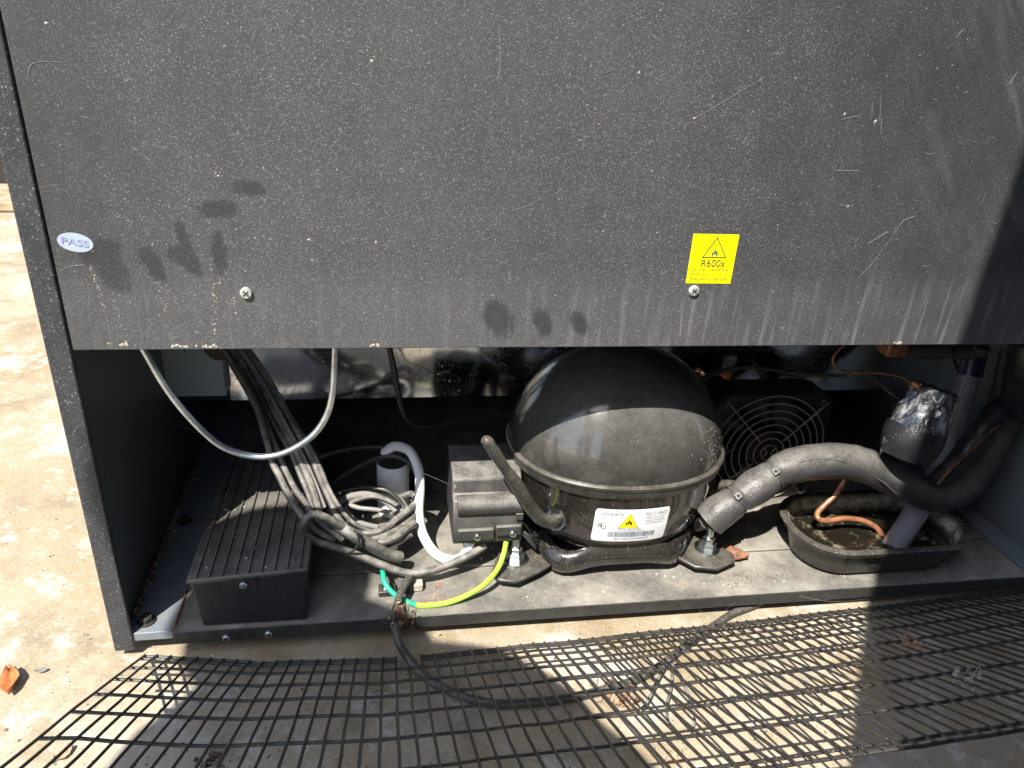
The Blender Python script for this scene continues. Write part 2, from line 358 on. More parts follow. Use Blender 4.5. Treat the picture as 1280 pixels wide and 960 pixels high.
def screw(px, py, Y, name='screw', r=.0042, mat='zinc', parent=fr, ax=(0,-1,0)):
    c = PY(px, py, Y); s = screw_mb(c, ax, r).build(name, M[mat], parent)
    a = Vector(ax).normalized(); u = a.orthogonal().normalized()
    for k in (0, 1):
        d = u if k == 0 else a.cross(u); b = MB(); q = c+a*.0022
        b.tube([q-d*r*.55, q+d*r*.55], .0007, 5); b.build('slot', M['dark'], s, smooth=False)
    return s
screw(308, 366, 0, r=.0041, mat='palescrew'); screw(867, 363, 0, r=.0041, mat='palescrew'); screw(283, 797, -.0013, r=.0034); screw(336, 792, -.0013, r=.0034)
for px, py in ((300, 796), (316, 794)):
    b = MB(); b.lathe([(.0022,0),(.0022,.0004)], PY(px, py, -.0013), (0,-1,0), 12); b.build('screw_hole', M['dark'], fr)
for px, py in ((183, 777), (231, 652)):         # black hex bolts in the left rail
    c = PZ(px, py, FZ-.0006); b = MB(); b.lathe([(.0075,0),(.0075,.0015)], c, (0,0,1), 18); b.lathe([(.0055,.0015),(.0055,.006),(.0045,.0066)], c, (0,0,1), 6)
    b.build('rail_bolt', M['cabledark'], fr)
# flat print: text outlines made into thin meshes
def text_mb(body, size, fit=None):
    cu = bpy.data.curves.new('text', 'FONT'); cu.body = body; cu.size = size; cu.align_x = 'LEFT'
    ob = bpy.data.objects.new('text', cu); me = bpy.data.meshes.new_from_object(ob)
    b = MB(); b.add([v.co for v in me.vertices], [tuple(q.vertices) for q in me.polygons])
    bpy.data.objects.remove(ob); bpy.data.curves.remove(cu); bpy.data.meshes.remove(me)
    if fit:
        x1 = max(v[0] for v in b.v); x0 = min(v[0] for v in b.v); b.v = [((v[0]-x0)*fit/(x1-x0), v[1], 0) for v in b.v]
    return b
def place_uv(b, org, eu, ev, off): return lambda v: org + eu*v.x + ev*v.y + off
# yellow gas label
c00, c10, c01 = PY(857,354,-.0003), PY(913,354.5,-.0003), PY(867,292,-.0003)
LW, LH = .0352, (c01-c00).length; eu = (c10-c00).normalized(); ev = Vector((-eu.z*0+.03, 0, 1)).normalized(); ev = (c01-c00).normalized(); OFF = Vector((0,-.0003,0))
b = MB(); b.add([(0,0,0),(LW,0,0),(LW,LH,0),(0,LH,0)], [(0,1,2,3)])
gl = b.build('gas_label', M['yellow'], fr, smooth=False, xf=place_uv(b, c00, eu, ev, Vector((0,0,0))))
gl['label'] = 'yellow flammable gas label reading R600a'
def tri_ring(cx, y0, wd, ht, th):
    o_ = [(cx-wd/2,y0),(cx+wd/2,y0),(cx,y0+ht)]; g_ = [(cx-wd/2+th*1.8,y0+th),(cx+wd/2-th*1.8,y0+th),(cx,y0+ht-th*2)]
    b = MB(); b.add([(*q,0) for q in o_+g_], [(0,1,4,3),(1,2,5,4),(2,0,3,5)]); return b
def flame(cx, y0, s):
    pts = [(-.5,.12),(-.62,.45),(-.38,.85),(-.30,.62),(-.12,1.0),(.02,1.5),(.16,1.05),(.30,.80),(.40,1.0),(.60,.55),(.52,.15),(.25,0),(.30,.25),(.10,.55),(-.05,.30),(-.22,.45),(-.30,.2),(-.22,0)]
    b = MB(); b.add([(cx+x*s, y0+y*s, 0) for x,y in pts], [tuple(range(len(pts)))]); return b
def ink(b, mat, name, xfo): return b.build(name, M[mat], gl, smooth=False, xf=xfo)
X0 = place_uv(None, c00, eu, ev, OFF)
ink(tri_ring(LW*.53, LH*.53, LW*.54, LH*.42, .0006), 'ink', 'triangle', X0)
ink(flame(LW*.53, LH*.56, .0042), 'inkgreen', 'flame', X0)
def put_text(body, size, u, v, fit, mat, xf_uv, parent, name='print'):
    b = text_mb(body, size, fit); b.v = [(x+u, y+v, 0) for x,y,z in b.v]
    return b.build(name, M[mat], parent, smooth=False, xf=xf_uv)
put_text('R600a', .0075, LW*.27, LH*.35, LW*.52, 'ink', X0, gl)
put_text('Caution, risk of fire', .0035, LW*.08, LH*.26, LW*.80, 'inkfaint', X0, gl)
put_text('Attention -', .0035, LW*.08, LH*.17, LW*.42, 'inkfaint', X0, gl)
put_text("Risque d'incendie", .0035, LW*.08, LH*.07, LW*.80, 'inkfaint', X0, gl)
# small oval sticker
pc = PY(94, 303, -.0003); pa = R(-9); pu = Vector((math.cos(pa),0,math.sin(pa))); pv = Vector((-math.sin(pa),0,math.cos(pa)))
b = MB(); b.add([(math.cos(k*math.pi/16)*.0105, math.sin(k*math.pi/16)*.0062, 0) for k in range(32)], [tuple(range(32))])
ps = b.build('pass_sticker', M['pass'], fr, smooth=False, xf=place_uv(None, pc, pu, pv, Vector((0,0,0))))
ps['label'] = 'small pale oval sticker reading PASS'
put_text('PASS', .0062, -.0078, -.0021, .0156, 'inkpass', place_uv(None, pc, pu, pv, OFF), ps)
# scratches, lime crust and stuck flecks on the rear panel
b = MB()
SCR = [[(625,15),(612,40),(590,68)],[(622,20),(625,70),(622,100)],[(617,118),(612,160),(604,195)],[(600,198),(612,208),(622,218)],[(868,148),(905,128),(955,98)],[(745,95),(770,85)],
       [(1090,128),(1089,150)],[(1102,118),(1101,150)],[(1103,148),(1102,168)],[(1045,213),(1074,212)],[(1130,275),(1112,300),(1090,330),(1072,347)],[(1130,275),(1145,270)],[(1085,304),(1110,290)],
       [(1048,258),(1060,257)],[(640,263),(660,258),(676,248)],[(470,275),(500,268),(520,260)],[(575,274),(603,268)],[(310,67),(322,62)],[(72,342),(85,334),(106,332)],[(36,100),(38,82),(52,78),(82,77)],
       [(1262,105),(1273,90)],[(1195,48),(1203,38)],[(1052,150),(1075,142)],[(415,350),(428,370)],[(850,420),(852,380)],[(1225,255),(1232,240)],[(1140,250),(1155,252)]]
for s in SCR:
    q = [PY(x, y, -.0002) for x, y in s]; b.tube([v_ + Vector((random.gauss(0,.0004), 0, random.gauss(0,.0004))) for v_ in q], [random.uniform(.00004,.00019) for _ in q], 4, sub=5)
for k in range(60):
    x, y = random.uniform(90, 1270), random.uniform(10, 420); L = random.uniform(3, 14); a = random.uniform(0, 6.28)
    b.tube([PY(x,y,-.0001), PY(x+L*.5*math.cos(a)+1, y+L*.5*math.sin(a)+1, -.0001), PY(x+L*math.cos(a), y+L*math.sin(a), -.0001)], .00012, 3, sub=2)
o = b.build('scratches', M['scratch'], fr); o['kind'] = 'stuff'
b = MB()
def fleck(b, c, r, n=6, ax=(0,-1,0), th=.0005):
    a = Vector(ax); u = a.orthogonal().normalized(); v = a.cross(u); ph = random.random()*6
    pr = [c + (u*math.cos(k*6.283/n+ph)*random.uniform(.5,1.2) + v*math.sin(k*6.283/n+ph)*random.uniform(.5,1.2))*r for k in range(n)]
    b.add(pr+[c+a*th], [(k,(k+1)%n,n) for k in range(n)])
for k in range(70): fleck(b, PY(random.uniform(60,1275), random.uniform(5,425), 0), random.choice((.0002,.0003,.0004,.0005)))
for x, y, r in ((465,76,.0016),(386,300,.0014),(1056,142,.0017),(1060,258,.0017),(1094,152,.002),(868,148,.0012),(58,29,.0013),(273,220,.0012),(470,303,.001)): fleck(b, PY(x,y,0), r*.75, 8)
for x0, x1, y in ((213,234,434),(243,272,434),(462,477,433),(150,163,432),(1118,1127,430)):
    for k in range(10): fleck(b, PY(random.uniform(x0,x1), y-random.uniform(0,2.5), 0), .0010, 7, th=.0002)
for (xa,ya),(xb,yb),nn in (((112,332),(122,355),16),((122,355),(130,388),18),((197,352),(208,390),16),((268,355),(268,433),34),((292,372),(293,385),14),((276,352),(262,362),8),((157,425),(158,434),8),((135,428),(137,436),8)):
    for k in range(nn):
        t = random.random(); fleck(b, PY(xa+(xb-xa)*t+random.gauss(0,1.6), ya+(yb-ya)*t, 0), random.uniform(.0002,.0006), th=.0001)
o = b.build('lime_crust', M['chip'], fr, smooth=False); o['kind'] = 'stuff'

# ------------------------------------------------------------------ compressor
CX, CY, CA, CB, CN = .4285, .1115, .1035, .0885, 2.15
cp = thing('compressor', 'glossy black domed compressor with a white rating label, bolted to the base tray', 'compressor', (CX, CY, FZ+.003))
def ring(s, z, a, n, aa=CA, bb=CB):
    c, q = math.cos(a), math.sin(a); sg = lambda v: (v > 0)-(v < 0)
    return (CX+aa*s*sg(c)*abs(c)**(2/n), CY+bb*s*sg(q)*abs(q)**(2/n), z)
def shell(prof, n=72, e=CN, top=False, bot=False):
    b = MB(); vs = [ring(s, z, 2*math.pi*i/n, e) for s, z in prof for i in range(n)]
    fs = [(k*n+i, k*n+(i+1)%n, (k+1)*n+(i+1)%n, (k+1)*n+i) for k in range(len(prof)-1) for i in range(n)]
    if bot: fs.append(tuple(range(n))[::-1])
    if top: fs.append(tuple(range((len(prof)-1)*n, len(prof)*n)))
    b.add(vs, fs); return b
BOWL = [(.40,.0285),(.62,.031),(.77,.038),(.86,.048),(.915,.060),(.945,.075),(.965,.092),(.975,.107),(.985,.1115)]
def sc_at(z):
    for (s0,z0),(s1,z1) in zip(BOWL, BOWL[1:]):
        if z <= z1: return s0+(s1-s0)*(z-z0)/(z1-z0)
    return BOWL[-1][0]
shell(BOWL, bot=True).build('lower_shell', M['shelllow'], cp, ang=60)
shell([(.985,.1110),(1.015,.1115),(1.022,.1135),(1.022,.1185),(1.034,.1195),(1.036,.1225),(1.022,.1242),(.995,.1245)]).build('seam_flange', M['foot'], cp, ang=30)
DOME = [(1.0,.1242),(1.0,.130),(.988,.140),(.955,.152),(.90,.165),(.83,.1768),(.75,.1875),(.66,.1968),(.555,.2042),(.435,.2100),(.28,.2143),(.10,.2160)]
shell(DOME, top=True).build('dome', M['shell'], cp, ang=60)
b = MB()
for k in range(110):
    a = R(random.gauss(-42, 9)); i = random.randrange(1, 4); t = random.random(); (s0,z0),(s1,z1) = DOME[i], DOME[i+1]
    q = Vector(ring(s0+(s1-s0)*t, z0+(z1-z0)*t, a, CN)); fleck(b, q, random.choice((.0002,.0003,.0003,.0005,.0007)), 6, (q-Vector((CX,CY,.10))).normalized(), .0002)
b.tube([Vector(ring(DOME[2][0]-.02*k*.3+.004, DOME[2][1]+.0025*k*.3-.004, R(-62+2.2*k), CN)) for k in range(9)], [.0001,.0003,.0002,.0005,.0003,.0006,.0002,.0004,.0001], 5, sub=3)
o = b.build('water_marks', M['chip'], cp, smooth=False); o['kind'] = 'stuff'
# welded base bracket: ring skirt with a bulge, and two lobed feet
b = MB(); n = 72
def skirt(s, z, i):
    a = 2*math.pi*i/n; x, y, zz = ring(s, z, a, CN)
    bul = max(0, math.cos(a-R(232)))**24 + .55*max(0, math.cos(a-R(300)))**40
    return (x+(x-CX)*.12*bul, y+(y-CY)*.16*bul, zz-.0095*bul)
pr = [(.80,.050),(.87,.046),(.90,.038),(.885,.030),(.80,.0265),(.60,.0255)]
b.add([skirt(s, z, i) for s, z in pr for i in range(n)], [(k*n+i, (k+1)*n+i, (k+1)*n+(i+1)%n, k*n+(i+1)%n) for k in range(len(pr)-1) for i in range(n)])
b.build('base_bracket', M['shelllow'], cp, ang=60)
def foot(poly, bolt):
    b = MB(); b.prism(poly, .0225, .0262); f = b.build('mounting_foot', M['foot'], cp, bevel=.0012)
    c = Vector((bolt[0], bolt[1], 0)); b = MB(); b.lathe([(.013,FZ+.0002),(.0145,.017),(.0125,.0224)], c); b.build('rubber_grommet', M['rubber'], f)
    b = MB(); b.lathe([(.0125,.0263),(.0125,.0285)], c); b.lathe([(.0085,.0286),(.0085,.0350),(.0075,.0362)], c, n=6); b.lathe([(.0060,.0363),(.0060,.041),(.0050,.042)], c, n=6); b.lathe([(.0036,.042),(.0036,.0505),(.0028,.052)], c, n=12)
    b.build('mounting_bolt', M['zinc'], f)
foot([(.300,.036),(.306,.026),(.322,.022),(.345,.034),(.385,.062),(.38,.11),(.34,.085),(.312,.066)], (.3255,.053))
foot([(.462,.062),(.487,.041),(.497,.0285),(.518,.024),(.541,.034),(.543,.044),(.533,.062),(.512,.078),(.47,.10)], (.5185,.053))
# process tube, suction stub
pt = [PY(697,649,.043), PY(690,652,.034), PY(676,648,.030), PY(662,632,.028), PY(648,610,.028), PY(640,598,.0285), PY(632,587,.029), PY(620,568,.030), PY(610,553,.031), PY(604,549,.031)]
b = MB(); b.tube(pt, [.0068,.0066,.0062,.0062,.0064,.0060,.0046,.0052,.0052,.0034], 12, lump=.06); b.build('process_tube', M['foot'], cp)
b = MB(); b.tube([PY(702,648,.05), PY(694,650,.039)], [.0105,.0100], 20); b.build('tube_collar', M['shelllow'], cp)
# rating label wrapped on the bowl
def onbowl(x, z, off):
    s = sc_at(z); u = min(.99, abs((x-CX)/(CA*s))); return Vector((x, CY-CB*s*(1-u**CN)**(1/CN)-off, z))
lt, rt_ = PY(744,630,.034), PY(836,628,.036); bl_ = PY(738,673,.038)
LX0, LX1, LZ1, LZ0 = lt.x, rt_.x-.001, (lt.z+rt_.z)/2, bl_.z+.0005
BW, BH = LX1-LX0, LZ1-LZ0
def lab(off): return lambda v: onbowl(LX0+v.x, LZ0+v.y, off)
b = MB(); NX, NY = 28, 10; rad = .003
def rr(u, v):
    x, y = u*BW, v*BH
    dx = max(0, rad-x, x-(BW-rad)); dy = max(0, rad-y, y-(BH-rad)); d = math.hypot(dx, dy)
    if d > rad:
        k = rad/d; cx_ = min(max(x, rad), BW-rad); cy_ = min(max(y, rad), BH-rad); x = cx_+(x-cx_)*k; y = cy_+(y-cy_)*k
    return (x, y, 0)
b.add([rr(i/NX, j/NY) for j in range(NY+1) for i in range(NX+1)], [(j*(NX+1)+i, j*(NX+1)+i+1, (j+1)*(NX+1)+i+1, (j+1)*(NX+1)+i) for j in range(NY) for i in range(NX)])
rl_ = b.build('rating_label', M['paper'], cp, xf=lab(.0006)); rl_['label'] = 'white rating label with a yellow flame triangle and a barcode'
def lt_text(body, size, u, v, fit, mat): put_text(body, size, u*BW, v*BH, fit*BW, mat, lab(.0009), rl_)
lt_text('jiaxipera', .0058, .06, .83, .30, 'inkgrey'); lt_text('NS1114HY', .0064, .655, .80, .31, 'inkgrey')
lt_text('R600a 1PH 220-240V', .0026, .68, .715, .25, 'inkgrey'); lt_text('THERMALLY PROTECTED', .0024, .67, .635, .27, 'inkgrey'); lt_text('MADE FOR 50Hz ONLY', .0024, .67, .56, .25, 'inkgrey')
lt_text('U', .0085, .105, .40, .055, 'ink')
bR = text_mb('R', .0085, .055*BW); bR.v = [(-x+.10*BW, y+.44*BH, 0) for x,y,z in bR.v]; bR.build('print', M['ink'], rl_, smooth=False, xf=lab(.0009))
b = MB(); b.add([(BW*x, BH*y, 0) for x,y in ((.345,.46),(.45,.46),(.555,.46),(.58,.485),(.52,.67),(.465,.86),(.45,.87),(.435,.86),(.38,.67),(.32,.485))], [tuple(range(10))]); b.build('warning_triangle', M['yellow'], rl_, smooth=False, xf=lab(.0009))
bt = tri_ring(.45*BW, .452*BH, .275*BW, .435*BH, .0005); bt.build('triangle_outline', M['inkfaint'], rl_, smooth=False, xf=lab(.0011))
flame(.45*BW, .535*BH, .0052).build('flame', M['copperdark'], rl_, smooth=False, xf=lab(.0013))
b = MB(); b.add([(BW*x, BH*y, 0) for x,y in ((.385,.505),(.515,.505),(.515,.515),(.385,.515))], [(0,1,2,3)])
x = .20
while x < .84:
    wd = random.choice((.004,.006,.010,.013)); b.add([(BW*x,BH*.165,0),(BW*(x+wd),BH*.165,0),(BW*(x+wd),BH*.325,0),(BW*x,BH*.325,0)], [(0,1,2,3)]); x += wd+random.choice((.004,.006,.009))
b.build('barcode', M['inkblue'], rl_, smooth=False, xf=lab(.0009))
lt_text('8211140HY30772004460', .0030, .30, .075, .46, 'inkblue'); lt_text('WARNING: FIRE HAZARD', .0021, .30, .40, .33, 'inkgrey'); lt_text('CAUTION: SEE INSTRUCTIONS', .0021, .25, .345, .42, 'inkgrey')
# terminal box on the left flank
tb = MB(); X0_, X1_ = .2655, .330
tb.prism([(.050,.050),(.056,.048),(.125,.048),(.125,.112),(.080,.112),(.071,.106),(.068,.0925),(.058,.0925),(.050,.070)], X0_, X1_, axis='x')
tbx = tb.build('terminal_box', M['terminal'], cp, bevel=.0016)
b = MB(); b.tube([(X0_+.004,.0575,.0875),(X1_-.0012,.0575,.0875)], .0095, 20); b.build('rounded_cover', M['terminal'], tbx)
b = MB(); b.box((X0_+.004,.0455,.056),(X0_+.037,.0498,.0680)); b.build('cord_clamp', M['terminal'], tbx, bevel=.001)
b = MB(); b.box((X0_+.039,.0455,.060),(X1_-.002,.0498,.0705)); b.build('cord_clamp', M['terminal'], tbx, bevel=.001)
b = MB(); b.box((X1_-.008,.0470,.076),(X1_-.001,.0485,.083)); b.build('moulded_tab', M['terminal'], tbx, bevel=.0004)
b = MB(); b.prism([(.0690,.098),(.0790,.1122),(.0775,.1125),(.0680,.099)], X0_+.002, X0_+.0035, axis='x'); b.prism([(.0690,.098),(.0790,.1122),(.0775,.1125),(.0680,.099)], X0_+.002, X0_+.0035, axis='x') if False else None; b.build('moulded_rib', M['terminal'], tbx)
for q in ((597,671,.0453),(641,667,.0453)):
    c = PY(*q); b = screw_mb(c, (0,-1,0), .0036); s = b.build('clamp_screw', M['zinc'], tbx)
    b = MB(); b.tube([c+Vector((-.002,-.0022,0)), c+Vector((.002,-.0022,0))], .0006, 5); b.tube([c+Vector((0,-.0022,-.002)), c+Vector((0,-.0022,.002))], .0006, 5)
    o = b.build('slot', M['dark'], tbx)
b = MB(); b.box((X0_+.012,.064,.042),(X1_-.004,.115,.0478)); b.build('relay_cap', M['cabledark'], tbx, bevel=.001)
lw = MB()
for k in range(4): lw.tube([(.327,.055-.001*k,.062),(.336+.002*k,.050,.056-.004*k),(.345,.056,.050-.004*k),(.352,.065,.048)], .0016, 6)
lw.build('lead_wires', M['cabledark'], tbx)

# ------------------------------------------------------------------ control box with ribbed lid
kb = thing('control_box', 'black plastic control box with a ribbed dusty lid beside the left wall', 'electrical box', (.093, .09, FZ))
def taper(b, name, mat, parent, bevel): return b.build(name, M[mat], parent, bevel=bevel)
b = MB(); b.add([(.053,.004,FZ+.0003),(.137,.004,FZ+.0003),(.137,.185,FZ+.003),(.053,.185,FZ+.003),(.048,.0025,.0615),(.140,.0025,.0675),(.140,.19,.0675),(.048,.19,.0615)],
      [(0,3,2,1),(4,5,6,7),(0,1,5,4),(1,2,6,5),(2,3,7,6),(3,0,4,7)]); b.build('housing', M['boxplastic'], kb, bevel=.002)
lidz = lambda x: .0620+.006*(x-.048)/.092
b = MB(); b.add([(.0455,.0005,lidz(.0455)),(.1420,.0005,lidz(.142)),(.1420,.192,lidz(.142)),(.0455,.192,lidz(.0455)),(.0465,.0012,lidz(.0465)+.0032),(.1410,.0012,lidz(.141)+.0032),(.1410,.191,lidz(.141)+.0032),(.0465,.191,lidz(.0465)+.0032)],
      [(0,3,2,1),(4,5,6,7),(0,1,5,4),(1,2,6,5),(2,3,7,6),(3,0,4,7)]); b.build('lid', M['boxlid'], kb, bevel=.001)
for k in range(9):
    x = .0535+k*.0102; b = MB(); z = lidz(x)+.0031; b.box((x-.0007,.002,z),(x+.0007,.190,z+.0021)); b.build('rib', M['boxlid'], kb, bevel=.0004, seg=1)
b = MB(); b.prism([(.0795,.0645),(.101,.0655),(.101,.053),(.083,.0515),(.0805,.054)], .0012, .0028, axis='y'); b.build('latch_tab', M['boxplastic'], kb, bevel=.0008)
c = Vector((.090,.0011,.0580)); s_ = screw_mb(c, (0,-1,0), .0034).build('screw', M['zinc'], kb)
b = MB(); b.tube([c+Vector((-.0018,-.0022,.0006)), c+Vector((.0018,-.0022,-.0006))], .0005, 5); b.tube([c+Vector((.0006,-.0022,.0018)), c+Vector((-.0006,-.0022,-.0018))], .0005, 5); b.build('slot', M['dark'], s_)

# ------------------------------------------------------------------ fan
FX, FY, FZc, FH = .6165, .150, .081, .0665
fn = thing('cooling_fan', 'square black cooling fan behind a round wire guard', 'fan', (FX, FY+.02, FZ+.003))
b = MB(); n = 48; oc = []
for y in (FY, FY+.038):
    for i in range(n):
        a = 2*math.pi*i/n; k = 1/max(abs(math.cos(a)), abs(math.sin(a))); k = min(k, 1.32)
        oc.append((FX+FH*k*math.cos(a), y, FZc+FH*k*math.sin(a)))
ic = [(FX+.0625*math.cos(2*math.pi*i/n), y, FZc+.0625*math.sin(2*math.pi*i/n)) for y in (FY, FY+.038) for i in range(n)]
b.add(oc+ic, [q for i in range(n) for j in [(i+1)%n] for q in ((i,j,2*n+j,2*n+i),(n+i,3*n+i,3*n+j,n+j),(i,n+i,n+j,j),(2*n+i,2*n+j,3*n+j,3*n+i))])
b.build('housing', M['fanframe'], fn, ang=30)
b = MB(); b.lathe([(.021,0),(.021,.03),(.018,.033)], (FX,FY+.034,FZc), (0,-1,0), 28); b.build('hub', M['fanframe'], fn)
for k in range(7):
    b = MB(); a0 = 2*math.pi*k/7
    vs = []
    for i in range(5):
        for j in range(5):
            r_ = .020+.040*i/4; a = a0+(j/4-.5)*.75+.12*i/4; vs.append((FX+r_*math.cos(a), FY+.010+.020*j/4, FZc+r_*math.sin(a)))
    b.add(vs, [(i*5+j, i*5+j+1, i*5+j+6, i*5+j+5) for i in range(4) for j in range(4)])
    o = b.build('blade', M['fanframe'], fn); sm = o.modifiers.new('thickness', 'SOLIDIFY'); sm.thickness = .0015
for k in range(8):
    r_ = .0092+.0081*k; b = MB(); b.tube([(FX+r_*math.cos(a), FY-.003-.0055*(1-k/7)**.6, FZc+r_*math.sin(a)) for a in [2*math.pi*i/28 for i in range(28)]], .00085, 6, closed=True, sub=2); b.build('guard_ring', M['guardwire'], fn)
for k in range(4):
    a = R(43+90*k); d = Vector((math.cos(a),0,math.sin(a))); b = MB(); b.tube([Vector((FX,FY-.0075,FZc))+d*.020, Vector((FX,FY-.0045,FZc))+d*.055, Vector((FX,FY-.0015,FZc))+d*.083], .0010, 6); b.build('guard_spoke', M['guardwire'], fn)
for sx in (-1, 1):
    b = MB(); b.tube([(FX+sx*.0065,FY-.009,FZc+.006),(FX+sx*.0028,FY-.009,FZc),(FX+sx*.0065,FY-.009,FZc-.006)], .0009, 6); b.build('guard_clip', M['guardwire'], fn)
for sx in (-1,1):
    for sz in (-1,1):
        b = MB(); b.lathe([(.0042,0),(.0036,.002),(.002,.0026)], (FX+sx*.0555,FY-.0002,FZc+sz*.0555), (0,-1,0), 12); b.build('corner_screw', M['foot'], fn)

# ------------------------------------------------------------------ evaporation pan
px0, px1, py0, py1 = .600, .788, .002, .104
pn = thing('drip_pan', 'black plastic drip pan of murky water under the insulated hose', 'drip pan', (.69, .07, FZ+.003))
def rrect(x0, x1, y0, y1, r, n=8):
    out = []
    for cx_, cy_, a0 in ((x1-r,y1-r,0),(x0+r,y1-r,90),(x0+r,y0+r,180),(x1-r,y0+r,270)):
        out += [(cx_+r*math.cos(R(a0+90*k/n)), cy_+r*math.sin(R(a0+90*k/n))) for k in range(n+1)]
    return out
def loft(rings, cap0=False, cap1=False):
    b = MB(); n = len(rings[0][0]); vs = [(x,y,z) for poly, z in rings for x,y in poly]
    fs = [(k*n+i, k*n+(i+1)%n, (k+1)*n+(i+1)%n, (k+1)*n+i) for k in range(len(rings)-1) for i in range(n)]
    if cap0: fs.append(tuple(range(n))[::-1])
    if cap1: fs.append(tuple(range((len(rings)-1)*n, len(rings)*n)))
    b.add(vs, fs); return b
RZ = .0525; e = lambda d, r: rrect(px0+d, px1-d, py0+d, py1-d, r)
loft([(e(.016,.034), FZ+.0032), (e(.013,.038), FZ+.005), (e(.006,.042), RZ-.006), (e(.0,.046), RZ-.0055), (e(-.0012,.047), RZ-.001), (e(0,.046), RZ), (e(.0055,.041), RZ)], cap0=True).build('pan_body', M['panplastic'], pn, ang=40)
loft([(e(.0055,.041), RZ), (e(.0068,.040), RZ-.0015), (e(.015,.035), FZ+.007), (e(.018,.032), FZ+.006)], cap1=True).build('pan_inside', M['panin'], pn, ang=40, xf=None)
b = MB(); pl = e(.0116,.037); b.add([(x,y,.0330) for x,y in pl], [tuple(range(len(pl)))]); b.build('water', M['water'], pn, smooth=False)

# ------------------------------------------------------------------ cables, tubes and hoses
def cable(name, label, cat, pts, r, mat, n=10, group=None, **kw):
    if mat in ('cable', 'cord'): pts = [q+Vector(noise.noise_vector(q*60+Vector((len(pts),r if not isinstance(r, list) else 0,0))))*.0011 for q in pts]
    b = MB(); b.tube(pts, r, n, **kw); o = b.build(name, M[mat] if isinstance(mat, str) else mat, xf=None)
    return tag(o, label, cat, group or {'cable': 'cables in the compressor compartment', 'wire': 'thin wires in the compressor compartment', 'copper_tube': 'copper tubes in the drip pan'}.get(name))
def pys(*q): return [PY(x, y, Y) for x, y, Y in q]
top = PY(280, 436, .195)
cable('cable', 'dusty black cable, leftmost of the bundle dropping from the brown foam plug', 'cable', pys((270,425,.19),(290,455,.175),(318,505,.135),(333,550,.105),(340,577,.0935),(349,594,.085),(358,614,.075),(373,639,.062),(384,652,.056),(396,664,.053),(418,677,.050)), .0032, 'cable', lump=.04)
cable('cable', 'dusty black cable second from the left in the dropping bundle', 'cable', pys((280,425,.195),(300,460,.18),(325,510,.14),(345,560,.106),(356,586,.0935),(367,609,.083),(381,629,.073),(392,645,.062),(410,662,.056),(428,675,.052)), .0030, 'cable', lump=.04)
cable('cable', 'thick dusty cable in the middle of the dropping bundle', 'cable', pys((290,425,.20),(318,465,.18),(345,515,.14),(362,548,.112),(373,570,.0985),(384,594,.088),(392,616,.078),(398,640,.068),(404,652,.060)), .0038, 'cable', lump=.04)
cable('cable', 'dusty cable at the right of the dropping bundle running down to the coil', 'cable', pys((298,425,.20),(326,462,.18),(352,508,.145),(374,545,.112),(386,566,.100),(396,588,.090),(405,609,.082),(414,629,.074),(423,648,.066),(437,662,.060),(455,668,.06)), .0029, 'cable', lump=.04)
cable('wire', 'thin grey wire between the two right-hand cables of the bundle', 'wire', pys((294,425,.20),(330,480,.165),(360,535,.118),(381,574,.096),(391,596,.088),(399,616,.080),(406,634,.074)), .0019, 'cablegrey')
cable('cable', 'thin dusty cable just left of the thick middle one in the bundle', 'cable', pys((284,425,.20),(312,468,.175),(338,520,.138),(358,556,.108),(368,577,.097),(377,598,.088),(385,618,.079),(392,638,.070),(400,652,.062)), .0022, 'cable', lump=.04)
cable('cable', 'thin dusty cable hugging the right edge of the bundle', 'cable', pys((302,425,.20),(332,465,.175),(358,512,.142),(380,548,.110),(391,566,.100),(402,590,.089),(412,611,.080),(424,633,.071),(440,652,.064),(462,664,.062),(480,664,.064)), .0021, 'cable', lump=.04)
cable('cable', 'dark thin loop of cable at the back of the coil', 'cable', pys((420,640,.10),(432,620,.12),(462,612,.13),(492,618,.125),(508,634,.11),(512,650,.095),(498,668,.08),(470,676,.07)), .0024, 'cable', lump=.04)
cable('cable', 'dusty strand curling inside the coil above the pale stubs', 'cable', pys((424,646,.095),(440,628,.105),(468,621,.108),(494,630,.10),(506,645,.09),(498,657,.082),(478,664,.074)), .0026, 'cable', lump=.04)
kn = cable('cable', 'dusty cable folded into a tied loop, running on to the terminal box', 'cable', pys((452,682,.056),(441,672,.053),(431,662,.050),(418,652,.047),(405,646,.045),(391,643,.045),(381,652,.044),(380,666,.044),(394,676,.046),(418,684,.045),(442,692,.044),(472,705,.042),(508,716,.038),(536,714,.040),(562,706,.044),(588,693,.050),(606,682,.056)), .0038, 'cable', n=12, lump=.04)
b = MB(); b.tube([PY(445,665,.038), PY(449,674,.036), PY(445,685,.036), PY(437,691,.040), PY(430,690,.048), PY(436,676,.062), PY(441,665,.052)], .0012, 6, closed=True); b.build('cable_tie', M['cabledark'], kn)
cable('cable', 'thick sleeved cable stub with a cut brown end under the coil', 'cable', pys((405,650,.066),(423,657,.054),(442,669,.046),(461,680,.047),(484,692,.050),(500,698,.053)), [.0050,.0054,.0057,.0058,.0060,.0059], 'cable', n=12, lump=.05)
cable('cable', 'coiled grey cable looped in front of the white capacitor', 'cable', pys((412,640,.085),(428,625,.105),(455,618,.112),(480,625,.108),(497,642,.10),(505,655,.092),(490,663,.085),(465,668,.078),(450,668,.074)), .0034, 'cablegrey')
cable('cable', 'uppermost dusty strand of the coil sweeping up to the right', 'cable', pys((448,666,.062),(460,667,.060),(472,665,.062),(484,658,.070),(497,649,.080),(508,640,.090),(517,631,.100),(520,622,.11),(512,618,.12),(500,622,.125)), .0036, 'cable', lump=.05)
